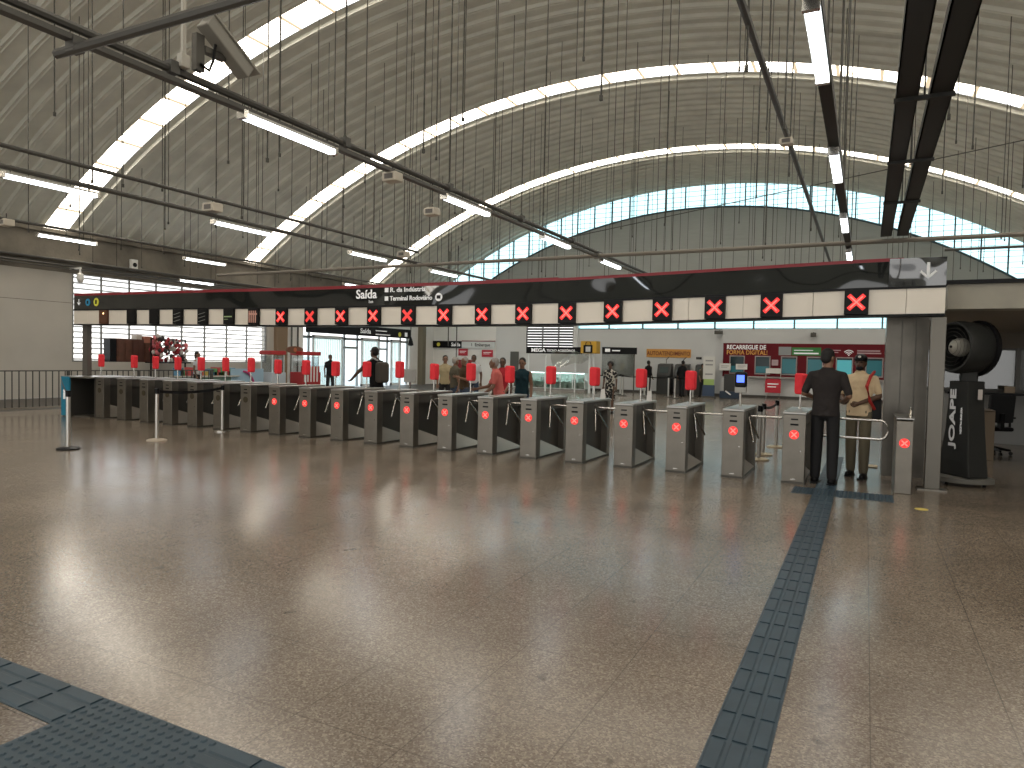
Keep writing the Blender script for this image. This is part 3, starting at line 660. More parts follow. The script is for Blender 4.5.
stanchion(-11.42, 6.68, 'belt post with black round base in front of the blue gate, leftmost of three', 'belt posts in front of the row', belt=(-17.2, 9.9))
stanchion(-11.35, 8.2, 'belt post with pale round base, middle one of three at left', 'belt posts in front of the row', belt=(-11.73, 9.95), basecol=mat('base_pale', (.4, .34, .27), .5))
stanchion(-11.73, 9.95, 'belt post closest to the turnstiles, rightmost of three at left', 'belt posts in front of the row', basecol=STEEL_L, sc=.9)
cream = mat('base_brass', (.42, .35, .24), .35, .6)
stanchion(-1.57, 12.35, 'steel belt post behind the second turnstile from the right, nearest of three', 'belt posts behind the right turnstiles', basecol=cream, belt=(-1.60, 13.1), h=.9)
stanchion(-1.60, 13.1, 'steel belt post behind the second turnstile from the right, middle of three', 'belt posts behind the right turnstiles', basecol=cream, belt=(-1.53, 14.5), h=.9)
stanchion(-1.53, 14.5, 'steel belt post behind the second turnstile from the right, farthest of three', 'belt posts behind the right turnstiles', basecol=cream, h=.9)
Q = [(-12.4, 33.5), (-11.6, 33.3), (-10.8, 33.0), (-10.3, 31.8), (-9.55, 32.9), (-9.0, 31.6), (-8.3, 32.6), (-7.75, 31.6), (-7.2, 32.8), (-11.0, 31.2)]
for i, (x, y) in enumerate(sorted(Q)):
    nx = sorted(Q)[i+1] if i < len(Q)-1 else None
    stanchion(x, y, 'pale belt post in the queue before the self-service machines, %s' % nth(i, 'left'), 'queue posts before the self-service machines', belt=nx, h=1.0, sc=1.25, basecol=STEEL_D)
# left railing
t = thing('railing', 'dark metal railing with upright bars at the left edge before the cream wall', 'railing', (-18.8, 0, 0))
rl = MB(); y = 5.0
obj('top_rail', MB().box(-.025, .025, 5, 15.6, 1.04, 1.07), PIPE, t); obj('bottom_rail', MB().box(-.02, .02, 5, 15.6, .10, .14), mat('rail_pale', (.4, .37, .32), .4, .6), t)
while y < 15.6: rl.box(-.010, .010, y-.010, y+.010, .12, 1.05); y += .16
sb = obj('bars', rl, PIPE, t)
for y in (5.02, 7.0, 9.0, 11.0, 13, 15.5): obj('post', MB().box(-.03, .03, y-.03, y+.03, 0, 1.06), PIPE, t)
# ------------------------------------------------------------------ fan, booth, office chair, desk
t = thing('industrial_fan', 'tall grey pedestal misting fan with round head, right of the steel post', 'fan', (1.27, 11.45, 0))
PL = mat('fan_plastic', (.022, .023, .022), .5, spec=.3)
obj('base', MB().lathe([(.30, .04), (.36, .05), (.36, .11), (.30, .13)], n=28, sx=1, sy=.75), mat('fan_base', (.14, .135, .12), .6), t, smooth=True)
for x in (-.22, .22): obj('caster', MB().lathe([(.04, -.02), (.04, .02)], (x, -.1, .04), (1, 0, 0), 12), BLACK, t)
prof = [(.13, .275), (.35, .245), (.75, .20), (1.15, .165), (1.45, .16)]; vs = []
for z, hw in prof: vs += [(-hw, -.16 if z > .5 else -.19, z), (hw*.92, -.16 if z > .5 else -.19, z), (hw, .12, z), (-hw, .12, z)]
FQ = Matrix.Rotation(R(-50), 3, 'Z'); vs = [FQ@Vector(p) for p in vs]
obj('column', MB().add(vs, [(4*i+a, 4*i+b, 4*i+4+b, 4*i+4+a) for i in range(4) for a, b in ((0, 1), (1, 2), (2, 3), (3, 0))]+[(3, 2, 1, 0), (16, 17, 18, 19)]), PL, t, bevel=.02)
ax = Vector((-.80, -.60, .04)).normalized(); hc = Vector((-.06, -.02, 1.91))
hd = obj('fan_head', MB().lathe([(.32, -.22), (.35, -.18), (.365, .1), (.355, .18), (.34, .21), (.32, .21), (.31, .0), (.30, -.1), (.29, -.18)], hc, ax, 36), PL, t, smooth=True)
obj('motor_cone', MB().lathe([(.13, .02), (.125, .09), (.10, .15), (.05, .19), (.01, .20)], hc+ax*.02, ax, 24, sx=1, sy=1), mat('cone_pale', (.42, .40, .35), .5), hd, smooth=True)
obj('cone_cap', MB().lathe([(.02, .0), (.02, .012)], hc+ax*.215, ax, 12), BLACK, hd)
gr = MB(); q = Vector((0, 0, 1)).rotation_difference(ax)
for r_ in (.10, .155, .21, .26, .31):
    pts = [hc+ax*.205+q@Vector((r_*cos(a), r_*sin(a), 0)) for a in [2*pi*k/28 for k in range(29)]]; gr.tube(pts, .003, 4, cap=False)
obj('grille', gr, STEEL_D, hd)
bl = MB()
for k in range(6):
    a = k*pi/3; u = q@Vector((cos(a), sin(a), 0)); v_ = q@Vector((-sin(a), cos(a), 0)); c0 = hc+ax*.0
    p = [c0+u*.1-v_*.03-ax*.02, c0+u*.25-v_*.07-ax*.05, c0+u*.25+v_*.07+ax*.05, c0+u*.1+v_*.03+ax*.02]
    bl.add(p+[x+ax*.006 for x in p], [(0, 1, 2, 3), (7, 6, 5, 4), (0, 4, 5, 1), (1, 5, 6, 2), (2, 6, 7, 3), (3, 7, 4, 0)])
obj('blades', bl, BLACK, hd)
rg = MB()
for k in range(18): a = 2*pi*k/18; rg.tube([hc-ax*.2+q@Vector((.375*cos(a), .375*sin(a), 0)), hc-ax*.29+q@Vector((.26*cos(a), .26*sin(a), 0)), hc-ax*.32+q@Vector((.05*cos(a), .05*sin(a), 0))], .005, 4)
rg.lathe([(.375, -.22), (.39, -.21), (.39, -.17), (.36, -.16)], hc, ax, 32); obj('rear_guard', rg, BLACK, hd)
obj('fork', MB().box(-.10, .10, -.12, .10, 1.43, 1.58), PL, t, bevel=.02)
obj('control_plate', MB().box(.10, .15, -.175, -.155, 1.20, 1.34), mat('plate_pale', (.5, .45, .42), .5), t)
lt = text('lettering', 'JOAPE', .125, (0, 0, 0), mat('letter_grey', (.6, .6, .6), .4, emit=(1, 1, 1), es=.04), t, sx=1.45, bold=.003, ext=.004)
lt.matrix_local = Matrix.Translation((0, 0, 0))@Matrix.Rotation(R(-50), 4, 'Z')@Matrix.Translation((.0, -.198, .53))@Matrix.Rotation(R(-90), 4, 'Y')@Matrix.Rotation(pi/2, 4, 'X')@Matrix.Scale(2.35, 4, (1, 0, 0))
lt = text('lettering', 'INDÚSTRIA BRASILEIRA', .035, (0, 0, 0), TXTW, t)
lt.matrix_local = Matrix.Rotation(R(-50), 4, 'Z')@Matrix.Translation((.10, -.185, .72))@Matrix.Rotation(R(-90), 4, 'Y')@Matrix.Rotation(pi/2, 4, 'X')
l = thing('booth_fill_lamp', 'added unseen fill lamp on the booth ceiling at the right', 'lamp', (5.2, 15.2, 2.37)); obj('housing', MB().box(-.6, .6, -.08, .08, 0, .07), STEEL_D, l); obj('diffuser', MB().box(-.58, .58, -.06, .06, -.04, 0), LAMPM, l)  # out-of-frame lamp added to lift the dark booth interior
# ticket booth at right
struct('beam_booth', MB().box(.95, 10.3, 11.1, 11.5, 2.42, 2.76), CONC_L, bevel=.01)
struct('trim_7', MB().box(.93, 10.3, 11.05, 11.5, 2.76, 2.81), SIGNB)
struct('ceiling_booth', MB().box(.95, 10.3, 11.5, 19, 2.44, 2.6), mat('booth_ceiling', (.22, .19, .15), .7))
struct('wall_booth_back', MB().box(.95, 10.3, 18.4, 18.6, 0, 1.12).box(.95, 10.3, 18.4, 18.6, 2.12, 2.6), mat('booth_wall', (.33, .33, .32), .6))
struct('trim_8', MB().box(.95, 10.3, 18.36, 18.4, 2.10, 2.46), mat('booth_band', (.14, .115, .085), .6))
o = struct('window_12', MB().box(.95, 10.3, 18.45, 18.5, 1.1, 1.2).box(2.9, 2.98, 18.4, 18.5, 1.1, 2.2).box(4.3, 4.38, 18.4, 18.5, 1.1, 2.2).box(.95, 10.3, 18.45, 18.5, 2.05, 2.15), STEEL_D)
obj('window_pane', MB().box(.95, 10.3, 18.47, 18.48, 1.15, 2.1), clear_glass_mat('smoked_glass', (.35, .37, .38), .1), o)
struct('wall_booth_room', MB().box(.95, 10.3, 21, 21.1, 0, 2.6).box(.85, .95, 18.6, 21, 0, 2.6), mat('room_wall', (.3, .28, .25), .7))
t = thing('counter', 'dark counter top running along the booth wall behind the office chair', 'counter', (0, 0, 0)); obj('countertop', MB().box(1.6, 8, 17.8, 18.36, 1.08, 1.13), SIGNB, t); [obj('support', MB().box(q, q+.08, 18.0, 18.36, 0, 1.08), STEEL_D, t) for q in (1.7, 6)]
for i, (x, c, lab, s) in enumerate(((1.95, (.6, .5, .4), 'small pale box on the dark counter beside the fan', .08), (2.15, (.05, .05, .05), 'black monitor on the dark counter above the chair', .14), (2.75, (.4, .3, .2), 'small brown object on the dark counter, right of the monitor', .09))):
    tag(obj('desk_item', MB().box(x-s, x+s, 18.0, 18.1, 1.13, 1.13+s*1.6).box(x-s*.5, x+s*.5, 17.97, 18.15, 1.13, 1.145), mat('item%d' % i, c, .5), bevel=.01), lab, 'desk item')
t = thing('desk', 'plain wooden desk panel between the fan and the office chair', 'desk', (1.98, 14.9, 0)); obj('side_panel', MB().box(-.13, .10, 0, .04, 0, .88), mat('desk_wood', (.20, .15, .10), .6), t); obj('desk_top', MB().box(-.5, .10, 0, .7, .86, .89), mat('desk_top', (.25, .2, .15), .5), t); obj('back_panel', MB().box(.06, .10, .04, .7, 0, .86), mat('desk_wood', (.20, .15, .10), .6), t)
t = thing('office_chair', 'black swivel office chair at the right edge, behind the fan', 'chair', (2.2, 16.0, 0), rz=R(200))
obj('seat', MB().box(-.25, .25, -.24, .26, .46, .54), BLACK, t, bevel=.035); obj('backrest', MB().box(-.23, .23, .22, .29, .62, 1.16, rot=Matrix.Rotation(R(-6), 3, 'X')), mat('chair_mesh', (.014, .014, .015), .8), t, bevel=.05)
obj('back_bar', MB().box(-.03, .03, .2, .33, .5, .8), BLACK, t); obj('gas_column', MB().tube([(0, 0, .12), (0, 0, .46)], .03), STEEL_D, t)
for k in range(5):
    a = 2*pi*k/5+.3; l = obj('base_leg', MB().tube([(0, 0, .13), (.3*cos(a), .3*sin(a), .09)], [.035, .022]), BLACK, t); obj('caster', MB().lathe([(.035, -.02), (.035, .02)], (.3*cos(a), .3*sin(a), .036), (-sin(a), cos(a), 0), 12), BLACK, l)
for s in (-1, 1): obj('armrest', MB().box(s*.29-.03, s*.29+.03, -.12, .16, .70, .73).box(s*.29-.015, s*.29+.015, 0, .04, .5, .70), BLACK, t, bevel=.008)
tag(obj('floor_sign', MB().box(.02, .22, 12.5, 12.8, .011, .014), mat('floor_sign', (.6, .45, .25), .5)), 'flat tan mat on the floor left of the gate post', 'mat')
tag(obj('floor_sticker', MB().lathe([(.07, .0), (.07, .003)], (.62, 9.15, 0), n=16), mat('sticker_yellow', (.62, .5, .12), .5)), 'small yellow sticker on the floor in front of the steel post', 'sticker')
# ------------------------------------------------------------------ back wall fittings
t = thing('ticket_board', 'wide maroon ticket office board with six windows on the back wall', 'sign', (0, YG-.15, 0))
MAR = mat('maroon', (.14, .007, .014), .5, spec=.2)
obj('board', MB().box(-6.5, .9, -.06, 0, 1.02, 2.70), MAR, t)
for i, x in enumerate((-5.80, -4.58, -3.36, -2.2, -.92, .33)):
    wv = obj('ticket_window', MB().box(x-.37, x+.37, -.10, -.055, 1.16, 2.08), mat('tw_frame', (.35, .3, .3), .4), t)
    obj('pane', MB().box(x-.32, x+.32, -.11, -.095, 1.22, 2.03), mat('teal_dark', (.012, .03, .035), .15), wv)
    obj('lower_pane', MB().box(x-.31, x+.31, -.115, -.105, 1.24, 1.24+(.32 if i < 2 else .7)), mat('teal_lit%d' % (i in (4,)), (.02, .10, .12) if i != 4 else (.08, .3, .34), .2, emit=(.05, .4, .45), es=.07 if i != 4 else .3), wv)
obj('ledge', MB().box(-5.3, .9, -.28, 0, 1.0, 1.06), mat('ledge', (.45, .43, .42), .4), t)
ORN = mat('letter_orange', (.75, .38, .08), .5)
text('lettering', 'RECARREGUE DE', .30, (-6.33, -.066, 2.40), TXTW, t, sx=.82, bold=.006); text('lettering', 'FORMA DIGITAL!', .30, (-6.33, -.066, 2.14), ORN, t, sx=.86, bold=.006)
obj('green_panel', MB().box(-3.25, -1.95, -.07, -.055, 2.13, 2.52), mat('panel_green', (.04, .22, .05), .5), t); obj('grey_panel', MB().box(-3.85, -3.28, -.07, -.055, 2.13, 2.54), mat('panel_grey', (.3, .32, .33), .5), t)
obj('white_line', MB().box(-3.15, -2.05, -.075, -.068, 2.2, 2.27).box(-3.15, -2.3, -.075, -.068, 2.36, 2.40), TXTW, t)
wf = MB()
for r_ in (.09, .17, .25):
    wf.tube([(-.75+r_*sin(a), -.065, 2.16+r_*cos(a)) for a in [R(-50+100*k/8) for k in range(9)]], .02, 5)
wf.ell((-.75, -.065, 2.17), (.03, .02, .03)); obj('wifi_symbol', wf, TXTW, t)
obj('small_print', MB().box(-.4, .55, -.065, -.058, 2.36, 2.42).box(-.4, .6, -.065, -.058, 2.25, 2.31).box(-1.85, -1.1, -.065, -.058, 2.38, 2.42).box(-1.85, -1.2, -.065, -.058, 2.28, 2.32), mat('print_pink', (.5, .35, .38), .5), t)
def notice(x, z, w_, h_, c, lab, name='notice', y=YG-.3, m2=None):
    o = thing(name, lab, name.replace('_', ' '), (x, y, z)); obj('sheet', MB().box(-w_/2, w_/2, 0, .02, 0, h_), c, o)
    for q in (0, 1): obj('printed_line', MB().box(-w_*.35, w_*(.35-q*.15), -.004, 0, h_*(.6-.2*q), h_*(.68-.22*q)), m2 or mat('print_grey', (.3, .3, .3), .5), o)
    return o
RP = mat('poster_red', (.55, .02, .04), .5)
o = notice(-4.02, .28, .72, .68, RP, 'red poster stand on legs before the ticket windows', 'poster_stand', YG-.6, TXTW); obj('leg', MB().tube([(-.3, .01, 0), (-.3, .01, -.28)], .015), STEEL_L, o); obj('leg', MB().tube([(.3, .01, 0), (.3, .01, -.28)], .015), STEEL_L, o); obj('header', MB().box(-.34, .34, 0, .02, .95, 1.2).box(-.35, -.33, 0, .02, .6, 1.2).box(.33, .35, 0, .02, .6, 1.2), WHITE, o)
notice(-4.0, 1.62, .3, .28, mat('print_pink', (.5, .35, .38), .5), 'small pinkish notice between two ticket windows', y=YG-.25)
notice(-6.35, 1.32, .55, .35, WHITE, 'white notice at the left edge of the maroon board', y=YG-.4); notice(-5.55, 1.38, .55, .28, WHITE, 'white notice under the leftmost ticket window', y=YG-.4)
t = thing('sign_board', 'orange self-service sign AUTOATENDIMENTO on the grey back wall', 'sign', (-9.35, YG-.04, 1.92)); obj('board', MB().box(-1.18, 1.18, 0, .04, 0, .44), mat('sign_orange', (.62, .30, .06), .5), t)
text('lettering', 'AUTOATENDIMENTO', .30, (0, -.004, .11), mat('letter_maroon', (.16, .03, .01), .5), t, align='CENTER', sx=.78, bold=.006)
notice(-7.75, 1.85, .28, .12, SIGNB, 'tiny dark plate right of the orange sign', 'wall_plate', YG-.02)
for x, lab in ((-9.35, 'dark self-service machine under the orange sign, left one'), (-8.45, 'dark self-service machine under the orange sign, middle one'), (-7.4, 'dark self-service machine under the orange sign, right one')):
    m_ = thing('ticket_machine', lab, 'machine', (x, 35.6, 0), group='self-service machines'); obj('cabinet', MB().prism([(0, 0), (0, 1.0), (.2, 1.55), (.6, 1.6), (.6, 0)], -.36, .36, plane='yz'), mat('machine_dark', (.03, .03, .028), .4), m_, bevel=.02)
    obj('screen', MB().box(-.22, .22, .06, .10, 1.1, 1.42, rot=Matrix.Rotation(R(-20), 3, 'X')), mat('machine_screen', (.05, .07, .07), .2), m_); obj('wall_arm', MB().tube([(0, .5, 1.6), (0, .5, 1.8), (.15, .5, 1.95)], .02), STEEL_D, m_)
t = thing('banner_stand', 'tall white roll-up banner with green and blue lower part, left of the maroon board', 'banner', (-6.62, 33.5, 0)); obj('banner_sheet', MB().box(-.28, .28, 0, .02, .9, 1.98), mat('banner_white', (.65, .65, .62), .5), t); obj('green_print', MB().box(-.24, .24, -.005, .02, .62, .9), mat('print_green', (.35, .5, .15), .5), t); obj('blue_print', MB().box(-.28, .28, -.002, .02, .1, .62), mat('print_blue', (.04, .07, .13), .5), t); obj('base', MB().box(-.32, .32, -.15, .15, 0, .1), STEEL_D, t); [obj('printed_line', MB().box(-.18, .17, -.006, 0, q, q+.07), mat('print_grey', (.3, .3, .3), .5), t) for q in (1.74, 1.55, 1.1)]
t = thing('ticket_machine', 'dark low machine with tilted white leaflet beside the roll-up banner', 'machine', (-5.7, 33.8, 0)); obj('cabinet', MB().box(-.28, .28, 0, .5, .35, 1.15), mat('machine_dark', (.03, .03, .028), .4), t, bevel=.02); obj('skirt', MB().box(-.45, .45, -.1, .5, 0, .35), mat('skirt_blue', (.02, .04, .07), .5), t, bevel=.03); obj('leaflet', MB().box(-.2, .1, -.13, -.11, .25, .31, rot=Matrix.Rotation(R(35), 3, 'Y')), WHITE, t)
t = thing('direction_sign', 'long black and white direction board on the white wall left of the corridor', 'sign', (-24.18, YG-.1, 2.27)); obj('black_half', MB().box(0, 2.1, 0, .08, 0, .42), SIGNB, t); obj('white_half', MB().box(2.1, 4.4, 0, .08, 0, .42), mat('sign_pale', (.75, .78, .77), .5), t); text('lettering', 'Saída', .32, (1.35, -.005, .1), TXTW, t, bold=.004); text('lettering', '1  Embarque', .26, (2.75, -.005, .12), SIGNB, t, bold=.004)
obj('badge', MB().lathe([(.12, 0), (.12, .02)], (.42, 0, .2), (0, -1, 0), 16), mat('badge_yellow', (.75, .72, .08), .4), t)
obj('red_edge', MB().box(2.1, 4.4, -.01, .08, .40, .45), TRIMRED, t)
for x, w_, z, lab in ((-22.0, .65, 1.8, 'small red safety sign with white figures on the white wall, left one'), (-20.3, .75, 1.75, 'small red safety sign on the white wall by the corridor, right one')):
    notice(x, z, w_, .42, RP, lab, 'safety_sign', YG-.06, TXTW)
t = thing('poster', 'large dark red poster low on the white wall behind the group', 'poster', (-21.9, YG-.05, .55)); obj('sheet', MB().box(-.75, .75, 0, .03, 0, 1.0), mat('poster_dkred', (.28, .02, .02), .5), t)
pts = [((-20.9, 33), 'left'), ((-20.35, 33), 'right')]
for (x, y), s in pts: pipe('steel_pipe', [(x, y, 1.6 if s == 'right' else 2.3), (x, y, 8)], .03, 'thin hanging pipe in front of the direction board, %s one' % s, m=STEEL_D)
t = thing('pendant', 'dark pendant fitting hanging before the entrance column', 'pendant', (-22.6, 31.8, 0)); obj('cord', MB().tube([(0, 0, 2.7), (0, 0, 7.5)], .02), STEEL_D, t); obj('weight', MB().lathe([(.04, 2.75), (.12, 2.5), (.16, 2.3), (.05, 2.25)], n=12), BLACK, t)
# entrance sign on left wall
t = thing('entrance_sign', 'black sign with Saída lettering above the entrance doors', 'sign', (XL+.12, 29.5, 2.72), rz=pi/2); obj('board', MB().box(-4.2, 4.3, -.06, .06, 0, .52), SIGNB, t)
text('lettering', 'Saída', .36, (-.3, -.07, .14), TXTW, t, bold=.005, sx=1.2); obj('small_print', MB().box(1.0, 2.0, -.07, -.06, .3, .35).box(1.0, 2.3, -.07, -.06, .1, .15), TXTW, t)
obj('badge', MB().lathe([(.13, 0), (.13, .02)], (3.2, -.06, .2), (0, -1, 0), 16).lathe([(.13, 0), (.13, .02)], (-3.6, -.06, .4), (0, -1, 0), 16), mat('badge_yellow', (.75, .72, .08), .4), t); obj('white_badge', MB().box(3.7, 3.95, -.07, -.06, .1, .34), TXTW, t)
# shop kiosk with glass counters
t = thing('shop_counter', 'glass shop counters under the black MEGA sign, draped with plastic', 'counter', (-15.2, 33.6, 0))
GC = clear_glass_mat('counter_glass', (.86, .95, .91), .15)
obj('plinth', MB().box(-1.9, 2.3, 0, .6, 0, .15), mat('plinth', (.3, .29, .27), .5), t)
obj('shelves', MB().box(-1.85, 2.25, .05, .55, .5, .52).box(-1.85, 2.25, .05, .55, .98, 1.0), mat('shelf_pale', (.75, .8, .78), .4), t)
fr = MB()
for x in (-1.88, -1.0, 0, .9, 1.6, 2.28): fr.box(x-.025, x+.025, 0, .03, .1, 1.02)
fr.box(-1.9, 2.3, 0, .04, .99, 1.03).box(-1.9, 2.3, 0, .04, .13, .18); obj('frame', fr, FRAMEW, t)
obj('case_fill_strip', MB().box(-1.8, 2.2, .06, .1, .955, .975), LAMPM, t); obj('glass_front', MB().box(-1.9, 2.3, .01, .015, .15, 1.0), GC, t); obj('back_board', MB().box(-1.9, 2.3, .58, .6, .15, 1.0), mat('case_back', (.72, .8, .76), .5), t)  # glowing strip under the top is added to brighten the case interior
gd = MB()
random.seed(3)
for k in range(26): x = random.uniform(-1.8, 2.1); z = random.choice([.15, .52]); gd.box(x, x+random.uniform(.06, .16), .2, .4, z, z+random.uniform(.05, .22))
obj('goods', gd, mat('goods_grey', (.4, .45, .43), .5), t); t.children[-1]['kind'] = 'stuff'
t = thing('shop_sign', 'black shop sign reading MEGA over the glass counters', 'sign', (-14.75, 33.5, 1.98)); obj('board', MB().box(-1.5, 1.65, -.05, .1, 0, .36), SIGNB, t); text('lettering', 'MEGA', .27, (-1.2, -.056, .09), TXTW, t, sx=1.15, bold=.008); text('lettering', 'TECNO ACESSÓRIOS', .17, (-.3, -.056, .11), TXTW, t, bold=.003)
obj('post', MB().box(-1.42, -1.36, 0, .06, -1.98, 0).box(-.4, -.34, 0, .06, -1.98, 0).box(1.28, 1.34, 0, .06, -1.98, 0), FRAMEW, t)
t = thing('shop_sign', 'yellow shopping-bag shaped sign with black label above the counters', 'sign', (-12.5, 33.0, 2.02)); obj('bag', MB().box(-.42, .42, -.1, .5, 0, .62), mat('bag_yellow', (.62, .36, .03), .5), t, bevel=.02); obj('label_plate', MB().box(-.26, .22, -.12, -.1, .02, .42), SIGNB, t); obj('label_print', MB().box(-.14, .12, -.125, -.118, .08, .34), mat('print_pale', (.6, .6, .58), .5), t); obj('handle', MB().tube([(-.15, -.12, .42), (-.12, -.13, .55), (0, -.13, .6), (.12, -.13, .55), (.15, -.12, .42)], .02, 6), SIGNB, t); obj('post', MB().box(-.05, .05, .1, .2, -2.02, 0).box(.2, .26, .1, .16, -2.02, 0), FRAMEW, t)
t = thing('shop_sign', 'black slanting shop fascia right of the yellow bag sign', 'sign', (-11.95, 33.4, 2.02), rz=R(22)); obj('board', MB().box(0, 1.75, -.04, .06, 0, .34), SIGNB, t); obj('small_print', MB().box(.15, .4, -.05, -.04, .1, .26).box(.5, .9, -.05, -.04, .14, .2), TXTW, t); obj('post', MB().box(1.6, 1.66, 0, .06, -2.02, 0), STEEL_D, t); obj('side_glass', MB().box(0, 1.6, .0, .01, -1.1, 0), clear_glass_mat('film', (.6, .62, .6), .15), t)
pl = MB(); N = 10; vs = []
for i in range(N+1):
    for j in range(7):
        u, v_ = i/N, j/6; vs.append((-14.7+u*2.1, 33.35-.15*sin(u*9+v_*5), 2.1-v_*(.9-u*.45)+.06*sin(u*14)))
pl.add(vs, [(i*7+j, i*7+j+1, (i+1)*7+j+1, (i+1)*7+j) for i in range(N) for j in range(6)])
tag(obj('plastic_sheet', pl, clear_glass_mat('plastic_film', (.78, .8, .78), .25), smooth=True), 'crumpled clear plastic sheet draped over the shop counters', 'sheet')
# ------------------------------------------------------------------ kiosks by the left windows
def crate(y0, y1, lab, m=BROWNW, z1=2.03):
    y1 = y0+(y1-y0)*.78; o = thing('cabinet', lab, 'cabinet', (XL+.12, 15.3+(y0-15.05)*.78, 1.22)); obj('body', MB().box(0, .38, 0, y1-y0, 0, z1-1.22), m, o, bevel=.01); obj('door', MB().box(.38, .395, .04, (y1-y0)/2-.02, .05, z1-1.28), m, o); obj('door', MB().box(.38, .395, (y1-y0)/2+.02, (y1-y0)-.04, .05, z1-1.28), m, o)
crate(15.05, 15.35, 'narrow black cabinet at the left of the brown cabinets on the window ledge', SIGNB, 2.04); crate(15.37, 16.1, 'brown cabinet on the window ledge, left one', z1=2.05); crate(16.12, 16.7, 'brown ribbed cabinet on the window ledge, middle one', mat('ribbed_brown', (.08, .03, .02), .5), 2.05); crate(16.72, 17.6, 'brown cabinet on the window ledge carrying cartons, right one', z1=1.93)
for y, z, s, c, lab in ((16.95, 1.93, .2, (.35, .13, .08), 'pinkish carton on the right brown cabinet, left one'), (17.3, 1.93, .17, (.25, .07, .05), 'dark red carton on the right brown cabinet, right one'), (16.5, 2.05, .13, (.5, .45, .4), 'pale bundle on top of the middle brown cabinet')):
    tag(obj('carton', MB().box(XL+.15, XL+.45, 15.3+(y-15.05)*.78-s*.8, 15.3+(y-15.05)*.78+s*.8, z, z+s*1.2).box(XL+.2, XL+.4, 15.3+(y-15.05)*.78-s*.7, 15.3+(y-15.05)*.78+s*.7, z+s*1.2, z+s*1.24), mat('carton%.2f' % y, c, .7), bevel=.01), lab, 'carton')
t = thing('goods_rack', 'rack hung with pink and red wrapped goods beside the brown cabinets', 'rack', (XL+1.2, 16.35, 0))
obj('frame', MB().box(-.02, .02, 0, 1.45, 2.05, 2.09).box(-.02, .02, 0, .04, 0, 2.09).box(-.02, .02, 1.41, 1.45, 0, 2.09).box(-.3, .3, 0, 1.45, 1.2, 1.24), SIGNB, t)
random.seed(11)
hm = [mat('wrap_pink', (.6, .16, .18), .6), mat('wrap_red', (.35, .03, .04), .6), mat('wrap_dark', (.04, .03, .03), .6), mat('wrap_pale', (.5, .45, .42), .6)]
for mi in range(4):
    g = MB()
    for k in range(34): y = random.uniform(.05, 1.40); z = random.uniform(1.3, 2.2-(y-.5)**2*.4); r_ = random.uniform(.04, .075); g.ell((random.uniform(-.15, .2), y, z), (r_, r_, r_*1.3), 7, 5)
    q = obj('wrapped_goods', g, hm[mi], t); q['kind'] = 'stuff'
t = thing('snack_counter', 'low counter with coloured goods and glass front by the window', 'counter', (-21.2, 16.0, 0)); obj('body', MB().box(-.3, .3, 0, 2.4, 0, .75), mat('counter_green', (.12, .2, .16), .5), t, bevel=.01); obj('counter_top', MB().box(-.35, .35, -.05, 2.45, .75, .8), mat('ctop', (.5, .48, .42), .5), t)
random.seed(5)
for j, c in enumerate(((.1, .3, .12), (.5, .4, .1), (.1, .25, .4), (.5, .08, .08), (.6, .58, .5))):
    g = MB()
    for k in range(6): y = random.uniform(.05, 2.3); g.box(-.2, .2, y, y+.12, .8, .8+random.uniform(.1, .3))
    q = obj('goods', g, mat('pack%d' % j, c, .5), t); q['kind'] = 'stuff'
tag(obj('poster', MB().box(-20.95, -20.9, 18.1, 19.65, .3, 1.05), mat('panel_sky', (.35, .5, .62), .4)), 'pale blue and pink poster panel on the low counter front by the window', 'poster')
tag(obj('poster', MB().tube([(-20.86, 18.6+.55*sin(a), .35+.6*cos(a)) for a in [R(5+80*k/8) for k in range(9)]], .04, 6), mat('arc_magenta', (.5, .05, .2), .5)), 'magenta arc shape on the pale blue poster panel', 'decoration')
def popcorn(x, y, w_, lab, striped):
    o = thing('popcorn_cart', lab, 'cart', (x, y, 0)); RC = mat('cart_red', (.42, .02, .02), .5)
    obj('cabinet', MB().box(-.35, .35, 0, w_, .25, .9), RC if striped else mat('cart_pale', (.5, .55, .6), .5), o, bevel=.01)
    if striped:
        s = MB()
        for k in range(5): s.box(.35, .36, .08+k*.18, .16+k*.18, .5, 1.15)
        obj('stripes', s, WHITE, o); obj('bucket', MB().box(.2, .34, .05, 1.0, .5, 1.15), RC, o)
    obj('glass_case', MB().box(-.3, .3, .05, w_-.05, .9, 1.55), clear_glass_mat('case_glass', (.8, .85, .88), .15), o)
    obj('posts', MB().box(.28, .31, .04, .07, .9, 1.6).box(.28, .31, w_-.07, w_-.04, .9, 1.6).box(-.31, -.28, .04, .07, .9, 1.6).box(-.31, -.28, w_-.07, w_-.04, .9, 1.6), FRAMEW, o)
    obj('canopy', MB().box(-.33, .33, -.03, w_+.03, 1.6, 1.76), RC, o, bevel=.02)
    for s in (-.25, .25):
        for yy in (.15, w_-.15): obj('wheel', MB().lathe([(.12, -.02), (.12, .02)], (s, yy, .125), (1, 0, 0), 14), BLACK, o)
popcorn(-21, 19.85, .72, 'popcorn cart with red canopy and glass case, left one', False); popcorn(-21, 21.5, 1.05, 'popcorn cart with red and white striped front, right one', True)
